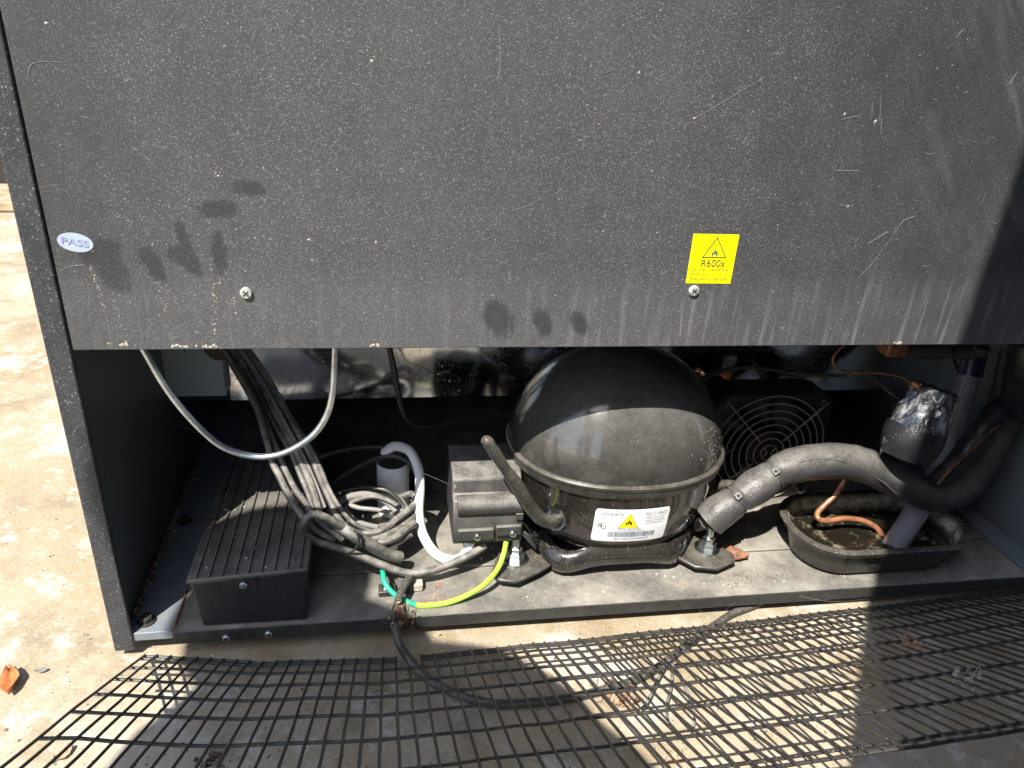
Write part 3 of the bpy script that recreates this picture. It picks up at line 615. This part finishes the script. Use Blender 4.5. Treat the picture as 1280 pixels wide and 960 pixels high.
cable('cable', 'middle dusty strand of the coil bending behind the white cable', 'cable', pys((455,673,.060),(470,673,.058),(486,668,.064),(502,659,.076),(514,649,.090),(520,640,.10),(522,630,.115),(515,622,.125)), .0034, 'cable', lump=.05)
cable('cable', 'lower dusty strand of the coil ending above the tray', 'cable', pys((465,679,.058),(480,677,.056),(495,671,.064),(508,661,.076),(517,654,.086)), .0042, 'cable', lump=.05)
cable('cable', 'lowest dusty strand of the coil lying near the tray', 'cable', pys((474,684,.060),(487,682,.060),(499,677,.066),(511,668,.076)), .0034, 'cable', lump=.05)
cable('wire', 'white wire stub with black bands inside the coil', 'wire', pys((437,631,.10),(450,635,.095),(470,637,.092),(490,641,.09)), .0022, 'cablegrey')
cable('wire', 'pale wire stub below the banded white one', 'wire', pys((431,636,.09),(440,648,.082),(455,655,.078),(472,659,.076)), .0026, 'cablegrey')
cable('cable', 'black cable arching over behind the coil to the right', 'cable', pys((408,624,.12),(425,616,.125),(455,610,.125),(480,612,.12),(495,622,.115),(504,634,.11),(506,646,.10)), .0026, 'cabledark')
cable('cable', 'black cable rising behind to the top of the white cable', 'cable', pys((405,612,.15),(430,595,.15),(460,577,.145),(485,570,.14),(503,573,.135),(514,582,.13),(522,592,.13)), .0027, 'cabledark')
cable('cable', 'black cable looped highest behind the white capacitor', 'cable', pys((392,578,.16),(410,568,.16),(440,561,.16),(470,559,.155),(493,562,.15),(508,572,.145)), .0024, 'cabledark')
wc = cable('cable', 'white round cable curving down to the terminal box', 'cable', pys((480,566,.145),(493,558,.14),(510,562,.128),(519,575,.122),(524,592,.115),(525,612,.108),(523.5,640,.098),(528,666,.086),(540,687,.072),(555,698,.064),(570,700,.060),(582,692,.0585),(588,676,.0585)), .0048, 'white', n=14)
cable('refrigerant_tube', 'bare silvery tube hanging in a loop below the rear panel', 'tube', pys((172,426,.016),(181,440,.016),(207,484,.014),(236,521,.013),(270,553,.012),(300,567,.012),(330,571,.012),(360,564,.012),(390,545,.013),(408,520,.014),(416,490,.015),(418,455,.016),(419,425,.016)), .0026, 'steelloop', n=12)
cable('cable', 'black cable hanging behind the panel left of the compressor', 'cable', pys((484,425,.15),(489,445,.148),(496,480,.145),(501,508,.142),(507,524,.14)), [.0028,.0028,.0030,.0026,.0016], 'cabledark', lump=.1)
cable('wire', 'thin dark wire curling right from the end of the hanging cable', 'wire', pys((505,518,.142),(512,528,.145),(525,533,.15),(550,532,.16),(575,524,.17),(585,520,.18)), .0011, 'cabledark')
cable('cable', 'thin black cable arching over the fan to the wrapped package', 'cable', pys((868,478,.10),(885,470,.11),(905,463,.12),(935,459,.125),(965,462,.125),(1000,467,.12),(1050,470,.11),(1075,467,.10),(1095,475,.085),(1112,490,.07),(1130,500,.065)), .0020, 'cabledark')
# earth wire
b = MB(); ew = pys((478,712,.045),(479,718,.036),(481,728,.027),(490,740,.020),(505,750,.015),(520,756,.0115))
b.tube(ew, .0024, 12); ea = b.build('earth_wire', M['gwire_teal'])
tag(ea, 'green and yellow earth wire drooping from the terminal box over the tray', 'wire')
b = MB(); b.tube(pys((519.5,755.9,.0116),(530,757,.0105),(557,754,.0105),(582,745,.0135),(605,731,.019),(621,713,.030),(629,695,.040),(633,677,.0465)), .0024, 14, m=0, stripe=(5,2,1)); b.build('striped_section', [M['gwire'], M['ywire']], ea)
# cord, clamp, stripped ends
gz = GZ+.0046
cord = [PY(512,722,.032), PY(503,736,.020), PY(497,752,.006), PY(494,767,-.006), PY(495,783,-.010), PZ(500,806,.004), PZ(510,824,gz+.002), PZ(524,839,gz), PZ(542,853,gz), PZ(566,866,gz), PZ(598,876,gz), PZ(630,880,gz), PZ(662,879,gz), PZ(700,874,gz), PZ(745,866,gz), PZ(790,852,gz), PZ(825,832,gz), PZ(852,812,gz), PZ(885,788,gz), PZ(915,768,gz), PZ(945,756,gz), PZ(975,738,gz), PZ(1010,720,gz)]
pcd = cable('power_cord', 'black power cord running from the tray clamp across the concrete under the mesh', 'cord', cord, .0035, 'cord', n=10, lump=.05)
for q in ([(836,826),(840,842),(838,862),(833,885),(836,905)], [(838,828),(852,848),(862,872),(868,893),(866,912)], [(834,828),(822,850),(812,872),(800,890)]):
    b = MB(); b.tube([PZ(x, y, gz+.004) for x, y in q], [.0016,.0015,.0014,.0013,.0010][:len(q)], 6); b.build('stripped_core', M['cable'], pcd)
cl = thing('cord_clamp', 'black screwed cord clamp on the front of the tray beside the earth wire', 'clamp', PZ(498,738,FZ))
b = MB(); c = PZ(497,742,FZ); b.box((c.x-.017,c.y-.004,FZ+.0003),(c.x-.001,c.y+.008,FZ+.006)); b.build('clamp_block', M['cabledark'], cl, bevel=.001)
b = MB(); b.box((c.x,c.y-.002,FZ+.0003),(c.x+.013,c.y+.016,FZ+.009)); b.build('clamp_bridge', M['terminal'], cl, bevel=.0012)
b = MB(); b.box((c.x+.0135,c.y,FZ+.0003),(c.x+.023,c.y+.010,FZ+.0085)); b.build('clamp_end', M['chip'], cl, bevel=.0015)
c2 = Vector((c.x-.010, c.y+.002, FZ+.006)); s_ = screw_mb(c2, (0,0,1), .0040, .0025).build('clamp_screw', M['zinc'], cl)
b = MB(); b.tube([c2+Vector((-.002,0,.0022)), c2+Vector((.002,0,.0022))], .0005, 5); b.tube([c2+Vector((0,-.002,.0022)), c2+Vector((0,.002,.0022))], .0005, 5); b.build('slot', M['dark'], s_)
# capacitor
cq = PY(491, 580, .156); cap = thing('capacitor', 'white cylindrical capacitor standing behind the cable coil', 'capacitor', (cq.x, .156, FZ+.003))
b = MB(); b.lathe([(.0162,FZ+.0032),(.0165,FZ+.006),(.0165,cq.z+.001),(.0157,cq.z+.003),(.0148,cq.z+.003),(.0145,cq.z-.0005)], (cq.x,.156,0), n=32); b.build('can', M['cap'], cap)
b = MB(); b.lathe([(.0146,cq.z-.0006),(.0146,cq.z+.0012),(.004,cq.z+.0012)], (cq.x,.156,0), n=32); b.build('black_cap', M['cabledark'], cap)
# insulated suction hose
hp = pys((886,650,.046),(897,641,.046),(914,629,.048),(921,624,.049),(930,618,.050),(946,607,.052),(960,598,.054),(967,594,.055),(978,586,.056),(1000,580,.057),(1035,576,.058),(1070,579,.058),(1105,593,.057),(1138,610,.056),(1170,619,.060),(1200,610,.068),(1225,575,.080),(1248,535,.092),(1262,490,.105),(1272,440,.12))
hr = [.0170,.0168,.0158,.0132,.0158,.0172,.0160,.0134,.0156,.0172,.0176,.0172,.0170,.0166,.0172,.0180,.0182,.0172,.0165,.0165]
hs = cable('suction_hose', 'thick black foam-insulated hose arching from the compressor over the drip pan', 'hose', hp, hr, 'foam', n=20, lump=.07)
for q, rr_ in (((921,624,.049),.0138),((967,594,.055),.0140)):
    c = PY(*q); i = 3 if rr_ < .0139 else 7; ax = (hp[i+1]-hp[i-1]).normalized(); u = ax.orthogonal().normalized(); v = ax.cross(u)
    b = MB(); b.tube([c+(u*math.cos(a)+v*math.sin(a))*rr_ for a in [2*math.pi*k/16 for k in range(16)]], .0011, 6, closed=True, sub=2); b.build('zip_tie', M['foam'], hs)
    d = (Vector((0,-.55,.83)) - ax*Vector((0,-.55,.83)).dot(ax)).normalized(); e2 = ax.cross(d); k0 = c+d*(rr_+.001)
    b = MB(); h = .0032
    for sx, sy in ((-1,0),(1,0),(0,-1),(0,1)): pass
    vs = [k0+ax*(h*sx)+e2*(h*sy)+d*(dz) for dz in (0,.0030) for sx,sy in ((-1,-1),(1,-1),(1,1),(-1,1))]
    b.add(vs, [(0,3,2,1),(4,5,6,7),(0,1,5,4),(1,2,6,5),(2,3,7,6),(3,0,4,7)]); kk = b.build('tie_head', M['foam'], hs, bevel=.0005)
    b = MB(); vs = [k0+ax*(.0015*sx)+e2*(.0015*sy)+d*dz for dz in (.003,.0033) for sx,sy in ((-1,-1),(1,-1),(1,1),(-1,1))]
    b.add(vs, [(0,3,2,1),(4,5,6,7),(0,1,5,4),(1,2,6,5),(2,3,7,6),(3,0,4,7)]); b.build('tie_slot', M['dark'], hs)
b = MB(); b.tube([PY(872,655,.07), PY(884,651,.048)], .0075, 14); b.build('suction_stub', M['foot'], cp)
b = MB(); b.tube(pys((895,606,.075),(915,607,.075),(945,611,.075),(965,615,.078)), .0055, 12); b.build('discharge_stub', M['foot'], cp)
b = MB()
def hose_skin(t, side, k=.985):
    i = min(int(t), len(hp)-2); c = hp[i].lerp(hp[i+1], t-i); r_ = hr[i]+(hr[i+1]-hr[i])*(t-i); ax = (hp[i+1]-hp[i]).normalized()
    d = (EYE-c).normalized()*math.cos(side)+Vector((0,0,1))*math.sin(side); d = (d-ax*d.dot(ax)).normalized(); return c+d*r_*k
b.tube([hose_skin(8.1+.32*k, R(2+10*math.sin(k*.5))) for k in range(9)], [.0004,.0013,.0015,.0012,.0014,.0010,.0012,.0008,.0003], 6)
b.tube([hose_skin(8.3+.3*k, R(30-6*k)) for k in range(6)], [.0003,.0010,.0012,.0010,.0008,.0003], 6)
b.tube([hose_skin(11.2+.3*k, R(-12-5*k)) for k in range(6)], [.0003,.0010,.0011,.0009,.0008,.0003], 6); sm_ = b.build('split_seam', M['foam'], hs)
# taped joint lying along the right hose
cable('taped_joint', 'shiny black taped pipe joint lying against the right end of the hose', 'pipe', pys((1165,600,.042),(1195,580,.050),(1222,548,.060),(1245,515,.070),(1262,500,.08)), [.006,.0105,.0125,.011,.008], 'tape', n=14, lump=.25)
cable('wire', 'thin copper-tipped wire along the taped joint', 'wire', pys((1172,605,.035),(1190,585,.038),(1215,562,.044),(1240,538,.052),(1256,524,.06)), .0012, 'copperdark')
# clear drain tube
dt = thing('drain_tube', 'clear violet plastic drain tube dipping into the drip pan', 'tube', PY(1115,685,.040))
b = MB(); b.tube(pys((1213,466,.105),(1192,530,.096),(1170,592,.082),(1145,640,.060),(1113,689,.034)), [.0105,.0112,.0116,.0116,.0118], 24); o = b.build('clear_tube', M['cleartube'], dt); o.data.polygons.foreach_get; sm = o.modifiers.new('wall', 'SOLIDIFY'); sm.thickness = .0016; sm.offset = -1
b = MB(); b.tube(pys((1222,425,.115),(1219,440,.112),(1212,470,.1045)), .0116, 20); b.build('blue_sleeve', M['bluecollar'], dt)
# wrapped filter package
bc = PY(1148, 530, .044); wp = thing('wrapped_package', 'filter package wrapped in crumpled silvery and black plastic above the hose', 'package', bc)
b = MB(); n = 30; prof = [(.006,-.038),(.018,-.0355),(.0255,-.028),(.0285,-.019),(.0290,-.010),(.0285,-.001),(.0275,.007),(.0262,.014),(.0250,.020),(.0235,.026),(.0232,.031),(.0250,.036),(.0235,.040),(.0150,.0375),(.006,.034)]
vs = []; rw = random.Random(4)
for r_, h in prof:
    for i in range(n):
        a = 2*math.pi*(i+rw.uniform(-.35,.35))/n; up = max(0, min(1, (h+.012)/.03))
        k = .90*(1+.10*noise.noise(Vector((math.cos(a)*3, math.sin(a)*3, h*26)))+rw.uniform(-.055,.055)*(.35+up)+.045*math.sin(7*a+h*40)*up)
        vs.append((r_*k*math.cos(a), r_*k*math.sin(a)*.9, h*.92+rw.uniform(-.0012,.0012)))
b.add(vs, [(k*n+i, k*n+(i+1)%n, (k+1)*n+(i+1)%n) for k in range(len(prof)-1) for i in range(n)]+[(k*n+i, (k+1)*n+(i+1)%n, (k+1)*n+i) for k in range(len(prof)-1) for i in range(n)]+[tuple(range(n))[::-1], tuple(range((len(prof)-1)*n, len(prof)*n))])
tilt = Matrix.Rotation(R(14), 3, 'Y') @ Matrix.Rotation(R(-8), 3, 'X')
wb = b.build('plastic_wrap', M['wrap'], None, ang=22, xf=lambda v: tilt @ v); wb.parent = wp
b = MB(); b.lathe([(.0225,-.0335),(.0262,-.026),(.0280,-.016),(.0278,-.008),(.0265,-.002)], (0,0,0), n=32, caps=False); o = b.build('black_tape_band', M['tape'], None, xf=lambda v: tilt @ Vector((v.x, v.y*.93, v.z))); o.parent = wp
b = MB(); b.tube(pys((1099,571,.050),(1104,560,.046),(1110,548,.042)), [.0004,.0022,.0045], 8, lump=.6); wt_ = b.build('loose_tail', M['wrap'], wp)
b = MB(); b.tube(pys((1138,545,.0262),(1142,540,.026),(1148,541,.026),(1150,534,.026),(1156,533,.026),(1158,526,.026),(1155,538,.026)), .0004, 5); b.build('wrap_curl', M['paper'], wp)
b = MB(); b.tube(pys((1166,496,.028),(1172,503,.028),(1180,494,.03)), [.0004,.0012,.0005], 5); b.build('wrap_curl', M['paper'], wp)
b = MB(); b.tube(pys((1140,478,.050),(1150,484,.046),(1158,490,.046),(1163,486,.050)), .0022, 8); b.build('copper_end', M['copper'], wp)
cable('copper_capillary', 'thin copper capillary curling from the panel to the wrapped package', 'tube', pys((1060,428,.05),(1048,438,.05),(1041,450,.05),(1046,460,.05),(1062,465,.05),(1090,466,.05),(1115,468,.05),(1130,473,.05),(1140,480,.049),(1150,490,.047)), .0011, 'copperdark', n=8)
cable('copper_tube', 'bright copper tube bent down into the drip pan', 'tube', pys((1062,585,.075),(1054,602,.072),(1044,618,.069),(1030,632,.066),(1022,641,.062),(1023,648,.057),(1034,651,.056),(1055,648,.058),(1076,650,.058),(1092,657,.056),(1102,668,.053),(1103,680,.05)), .0027, 'copper', n=12)
cable('copper_tube', 'reddish tube standing at the shaded right end of the drip pan', 'tube', pys((1152,640,.10),(1158,655,.085),(1162,670,.075),(1161,686,.065)), .0024, 'copperdark', n=10)
cable('cable', 'black cable dropping behind the right part of the drip pan', 'cable', pys((1192,440,.13),(1194,455,.13),(1203,475,.13),(1206,500,.13)), .0018, 'cabledark')
cable('cable', 'short thin cable curving on the right inner wall', 'cable', pys((1275,530,.10),(1268,545,.10),(1270,565,.10),(1283,580,.10)), .0014, 'cablegrey')
cable('hose', 'dark insulated hose end at the upper right corner of the compartment', 'hose', pys((1288,430,.05),(1282,455,.05),(1274,490,.06),(1268,512,.07)), [.016,.0165,.016,.012], 'tape', n=18, lump=.08)
vb = thing('valve', 'brown and black valve fitting tucked under the panel edge', 'valve', PY(1150,430,.05))
b = MB(); c = PY(1115,436,.045); b.box((c.x-.011,.035,c.z-.004),(c.x+.009,.055,c.z+.03)); b.build('copper_block', M['copperdark'], vb, bevel=.002)
b = MB(); b.tube(pys((1126,435,.05),(1150,436,.05),(1180,437,.05),(1186,434,.05)), [.0075,.0085,.0085,.006], 14, lump=.1); b.tube(pys((1186,436,.055),(1200,437,.055),(1226,436,.055)), [.008,.0095,.009], 14); b.build('rubber_body', M['cabledark'], vb)
b = MB(); b.tube(pys((1218,436,.045),(1232,440,.045),(1240,437,.045)), .0022, 8); b.build('clip', M['foot'], vb)
fp = PY(275, 437, .205); b = MB(); b.lathe([(.017,-.016),(.020,-.004),(.017,.014)], (fp.x, SY-.012, fp.z+.010), (0,-.5,1), 18); o = b.build('foam_plug', M['debris']); tag(o, 'brown foam plug where the cable bundle leaves the galvanised face', 'plug')

# ------------------------------------------------------------------ wire mesh guard, leaning up off the ground
SK = [0, .85, 1.75, 2.7, 3.7, 4.9, 6.1, 7.5]
def base_y(x):
    pts = [(-.1,-.004),(.007,-.006),(.1,-.022),(.2,-.029),(.31,-.026),(.557,-.015),(.66,-.009),(.90,.004)]
    for (a,ya),(c,yc) in zip(pts, pts[1:]):
        if x <= c: return ya+(yc-ya)*(x-a)/(c-a)
    return pts[-1][1]
def surf(x, s, dz=0):
    lift = 0.0028*math.sin(x*7+.8)*min(1, s/3)
    jx = noise.noise_vector(Vector((x*38, s*1.1, 3)))*.0009
    return jx + Vector((x, base_y(x)-.032*s, -.0055+.0195*s+lift+dz+.0004*math.sin(x*45)))
gd = thing('mesh_guard', 'black wire mesh guard leaning out over the concrete in front of the tray', 'mesh guard', (.43, -.05, GZ))
NW = 80; xs = [.006+.01083*i for i in range(NW)]; WX = xs[-1]
proto = None
for i, x in enumerate(xs):
    j = random.gauss(0, .0004); s0 = 1.05 if i == 20 else -.06
    q = [surf(x+j, s0+(7.56-s0)*k/8, .0012) for k in range(9)]; b = MB(); b.tube(q, .00102, 6, sub=2); b.build('cross_wire', M['mesh'], gd)
rows = SK + [-.03+.24, 7.28]
for s in rows:
    if s in (0, .21):
        for xa, xb in ((xs[0], xs[19]+.001), (xs[21]-.001, WX)):
            q = [surf(xa+(xb-xa)*k/20, s) for k in range(21)]; b = MB(); b.tube(q, .00125, 6, sub=1); b.build('long_wire', M['mesh'], gd)
    else:
        q = [surf(xs[0]-.0015+(WX-xs[0]+.003)*k/40, s, -.0011) for k in range(41)]; b = MB(); b.tube(q, .00115, 6, sub=1); b.build('long_wire', M['mesh'], gd)

# ------------------------------------------------------------------ leaves and debris
def leaf(name, label, c, L, W, ang, mat, curl=.25, tilt=0, n=8, point=1.0):
    b = MB(); vs = []
    for i in range(n+1):
        t = i/n; wd = W*math.sin(math.pi*min(1, t*.96+.02))**.75*(1-.25*t)
        for j in (-1, -.5, 0, .5, 1):
            rag = 1+.18*noise.noise(Vector((t*9, j*5, L*99)))
            vs.append((L*(t-.5), wd*j*.5*rag, curl*W*(abs(j)**1.5)+.12*L*(t-.5)**2*4+.02*L*noise.noise(Vector((t*5,j*2,1)))))
    b.add(vs, [(i*5+j, i*5+j+1, i*5+j+6, i*5+j+5) for i in range(n) for j in range(4)])
    b.tube([(-L*.68,0,.004*0+.12*L),(-L*.5,0,.12*L),(0,0,.0002),(L*.5,0,.12*L)], [.0005,.0006,.0005,.0003], 5)
    rot = Matrix.Rotation(R(ang), 3, 'Z') @ Matrix.Rotation(R(tilt), 3, 'X')
    zmin = min((rot @ Vector(v)).z for v in b.v)
    o = b.build(name, M[mat], None, xf=lambda v: rot @ v - Vector((0,0,zmin))); o.location = c
    sm = o.modifiers.new('thickness', 'SOLIDIFY'); sm.thickness = .0004
    return tag(o, label, 'leaf', 'dry leaves lying about')
leaf('dry_leaf', 'curled orange dry leaf on the concrete at the far left', PZ(15,856,GZ+.0004), .028, .017, -70, 'leaf', .35, 12)
leaf('dry_leaf', 'brown leaf on the tray under the hose beside the right compressor foot', PZ(912,697,FZ+.0004), .034, .022, -25, 'leafbrown', .3, 10)
leaf('dry_leaf', 'small tan leaf on the concrete under the mesh near the stripped cord', PZ(843,948,GZ+.0004), .016, .012, 30, 'debrispale', .2, 0)
leaf('dry_leaf', 'small grey leaf fragment right of the orange leaf', PZ(53,839,GZ+.0004), .009, .006, 0, 'cable', .1, 0)
leaf('dry_leaf', 'yellowish leaf on the concrete low at the left under the mesh', PZ(80,944,GZ+.0004), .014, .010, 50, 'debrispale', .2, 0)
def scatter(name, label, cat, n, fn, mats, parent=None):
    b = MB()
    for k in range(n):
        c, r_ = fn(); a = Vector((random.gauss(0,.5), random.gauss(0,.5), 1)).normalized(); o_ = len(b.f); fleck(b, c+Vector((0,0,.0004)), r_, random.choice((4,5,6)), a, .0006)
        m = random.randrange(len(mats)); b.m[o_:] = [m]*(len(b.f)-o_)
    o = b.build(name, [M[q] for q in mats], parent, smooth=False); o['kind'] = 'stuff'
    if label: o['label'] = label; o['category'] = cat
    return o
def seam_pt():
    t = random.random()**1.2; y = .01+.26*t; return Vector((XL+.003+abs(random.gauss(0,.0035)), y, FZ-.0005)), random.uniform(.0008,.0030)
scatter('leaf_litter', 'brown leaf litter collected along the foot of the left inner wall', 'debris', 220, seam_pt, ['debris','leafbrown','debrispale'])
def tray_pt():
    x = random.uniform(.145,.83); y = random.uniform(.004,.13); return Vector((x, y, FZ+.0002 if y < .06 else FZ+.0032)), random.choice((.0003,.0004,.0005,.0008,.0011))
scatter('tray_grit', 'pale grit and flecks scattered on the base tray', 'grit', 420, tray_pt, ['chip','debrispale','paper'])
def lid_pt():
    x = random.uniform(.05,.138); y = random.uniform(.004,.16); return Vector((x, y, lidz(x)+.0034)), random.choice((.0004,.0005,.0007,.0012))
scatter('lid_flecks', 'white flecks on the ribbed control box lid', 'flecks', 70, lid_pt, ['paper','chip'])
def gr_pt(): return Vector((random.uniform(-.35,.95), random.uniform(-.17,.3) if random.random() < .6 else random.uniform(-.17,0), GZ)), random.choice((.0004,.0006,.0009,.0015))
scatter('ground_grit', 'small grit and leaf crumbs scattered on the concrete', 'grit', 900, gr_pt, ['debris','debrispale','cable','chip'])
def yel_pt(): return Vector((random.gauss(.545,.022), random.gauss(.022,.006), FZ+.0002)), random.uniform(.0003,.0010)
scatter('rust_crumbs', 'yellow brown crumbs on the tray before the right compressor foot', 'crumbs', 130, yel_pt, ['debrispale','chip','debris','dark'])
def rust_pt():
    c = PZ(random.gauss(546,5), random.gauss(741,7), FZ+.0002); return c, random.uniform(.0004,.0014)
scatter('rust_flecks', 'orange rust flecks on the tray beside the cord clamp', 'rust', 26, rust_pt, ['leaf','debrispale'])
def nest(name, label, c, rad, n, mats, flat=.5):
    b = MB()
    for k in range(n):
        d = Vector((random.gauss(0,1), random.gauss(0,.8), random.gauss(0,flat)))*rad*.5; q = c+d; q.z = max(q.z, GZ+.001); L = random.uniform(.3,.9)*rad; a = Vector((random.gauss(0,1), random.gauss(0,1), random.gauss(0,1))).normalized()
        m = random.randrange(len(mats)); o_ = len(b.f); b.tube([q-a*L*.5, q+Vector((random.gauss(0,.15*rad),)*3), q+a*L*.5], random.choice((.0002,.00025,.0004)), 4, m=m, sub=3)
        if k % 3 == 0: fleck(b, q, rad*.16, 5, a, .001); b.m[-5:] = [m]*5
    o = b.build(name, [M[q] for q in mats], None, smooth=False); o['kind'] = 'stuff'; o['label'] = label; o['category'] = 'debris'; return o
nest('dry_debris', 'tangle of brown plant debris caught where the cord leaves the tray lip', PY(497,769,-.007), .0105, 80, ['debris','debris','debrispale','leafbrown'], 1.0)
nest('dry_debris', 'pale brown plant debris on the concrete beside the cord under the mesh', PZ(775,868,GZ+.003), .018, 60, ['debrispale','debris','leaf'], .15)
nest('dry_debris', 'small tangle of debris at the cord under the mesh', PZ(515,838,GZ+.003), .007, 25, ['debrispale','debris'], .2)
nest('dry_debris', 'thin straw tangle on the mesh at the shadow edge', surf(.62,3.2,.003), .014, 18, ['debrispale','leaf'], .2)
nest('dust_fluff', 'grey dust fluff caught on the mesh in the right-hand shadow', surf(.60,5.4,.001), .014, 30, ['cable','chip','web'], .06)
nest('dry_debris', 'dark dry crumbs in the shade at the bottom left', PZ(265,951,GZ+.001), .012, 40, ['debris','cabledark'], .1)
b = MB()
for q in (pys((525,590,.11),(545,598,.09),(562,606,.07)), pys((1000,745,-.002),(1040,752,-.02),(1090,748,-.004)), pys((870,758,-.002),(890,772,-.03),(920,752,-.002)), pys((180,545,.12),(215,530,.15),(260,548,.16))):
    b.tube(q, .00007, 3, sub=4)
o = b.build('cobweb_threads', M['web']); tag(o, 'thin cobweb threads across the open compartment', 'cobweb', None, 'stuff')

# ------------------------------------------------------------------ what stands round about
wl = thing('boundary_wall', 'dark grey rendered wall behind the refrigerator at the far left', 'wall', (0, 1.70, GZ))
b = MB(); b.box((-8, 1.75, GZ), (8, 1.95, 2.0)); b.build('wall_body', M['darkwall'], wl, smooth=False)
b = MB(); b.box((-8, 1.53, GZ+.001), (8, 1.749, .016)); b.build('timber_kerb', M['timber'], wl, bevel=.006)
# unseen wall added to throw the straight right-hand shadow and block sky light
tc = thing('shade_wall', 'added unseen grey rendered wall, a light blocker whose end stands close behind the camera on the right', 'wall', (1.6, -.85, GZ))
b = MB(); b.box((.146, -.96, GZ), (4.2, -.72, 2.7)); b.build('wall_body', M['wallgrey'], tc, bevel=.003)
b = MB(); b.box((.13, -.98, 2.701), (4.25, -.70, 2.76)); b.build('coping', M['concrete'], tc, bevel=.006)
# the person bending over with an outstretched arm
def skin(name, verts, edges, radii, mat, parent, sub=2):
    me = bpy.data.meshes.new(name); me.from_pydata(verts, edges, []); me.materials.append(M[mat])
    o = bpy.data.objects.new(name, me); COL.objects.link(o); o.parent = parent
    sk = o.modifiers.new('skin', 'SKIN'); sk.use_smooth_shade = True
    if not me.skin_vertices: me.attributes.new('skin', 'FLOAT', 'POINT') if False else None
    ob = bpy.context.view_layer.objects
    return o
def limb(b, pts, rs, n=14): b.tube([Vector(q) for q in pts], rs, n, sub=5)
person = thing('person', 'person in a grey shirt bending forward behind the camera with one arm reaching out', 'person', (-.45, -1.2, GZ))
b = MB()
HC = Vector((-.424,-.70,1.229))
limb(b, [(-.42,-1.12,.92),(-.39,-.93,1.03),(-.345,-.745,1.095),(-.375,-.715,1.150),(-.41,-.70,1.19)], [.12,.122,.106,.062,.055], 20)
b.lathe([(.012,-.105),(.040,-.098),(.056,-.07),(.066,-.03),(.070,.015),(.069,.05),(.056,.080),(.030,.097),(.008,.101)], HC, (-.2,0,1), 24)
limb(b, [(-.27,-.74,1.10),(-.20,-.72,1.045),(-.08,-.67,.90),(.08,-.645,.71),(.205,-.635,.53)], [.062,.055,.046,.036,.026])
limb(b, [(-.41,-.80,1.10),(-.455,-.92,.92),(-.44,-.98,.78),(-.38,-1.0,.64)], [.058,.048,.042,.030])
for sx in (-.11, .11): limb(b, [(-.40+sx,-1.12,.90),(-.40+sx*1.1,-1.06,.48),(-.40+sx*1.1,-1.15,.08)], [.088,.062,.042])
for hx, hy, hz, dx in ((.215,-.63,.51,1),(-.37,-1.0,.615,-1)):
    limb(b, [(hx,hy,hz+.02),(hx+.005,hy+.01,hz-.02),(hx+.01,hy+.03,hz-.06)], [.026,.036,.030], 10)
    for k in range(4): limb(b, [(hx-.02+.014*k,hy+.03,hz-.055),(hx-.022+.016*k,hy+.05,hz-.09),(hx-.02+.015*k,hy+.045,hz-.125+.006*abs(k-1.5))], [.0088,.0082,.0064], 8)
    limb(b, [(hx-.02,hy+.01,hz-.02),(hx-.045,hy+.03,hz-.045),(hx-.04,hy+.045,hz-.075)], [.0105,.0095,.007], 8)
bd = b.build('body', M['skin'], person, ang=80)
rm = bd.modifiers.new('remesh', 'REMESH'); rm.mode = 'VOXEL'; rm.voxel_size = .008; rm.use_smooth_shade = True
b = MB(); limb(b, [(-.42,-1.14,.90),(-.39,-.93,1.03),(-.345,-.75,1.095),(-.365,-.735,1.13)], [.132,.132,.114,.08], 20)
limb(b, [(-.29,-.745,1.10),(-.20,-.72,1.045),(-.09,-.675,.91)], [.07,.064,.056]); limb(b, [(-.41,-.80,1.10),(-.455,-.92,.92)], [.066,.056]); b.build('shirt', M['shirt'], person, ang=80)
b = MB()
for sx in (-.11, .11): limb(b, [(-.40+sx*.8,-1.14,.95),(-.40+sx,-1.11,.80),(-.40+sx*1.1,-1.06,.48),(-.40+sx*1.1,-1.15,.10)], [.105,.098,.074,.062])
b.build('trousers', M['trouser'], person, ang=80)
b = MB(); b.lathe([(.069,-.025),(.076,.015),(.074,.055),(.060,.087),(.033,.104),(.008,.108)], HC+Vector((-.004,-.012,0)), (-.2,0,1), 24); b.build('hair', M['hair'], person)
for sx in (-.11, .11):
    b = MB(); b.tube([(-.40+sx*1.1,-1.18,GZ+.045),(-.40+sx*1.1,-1.10,GZ+.04),(-.40+sx*1.1,-.99,GZ+.035),(-.40+sx*1.1,-.94,GZ+.03)], [.04,.044,.038,.026], 14); b.build('shoe', M['shoe'], person)
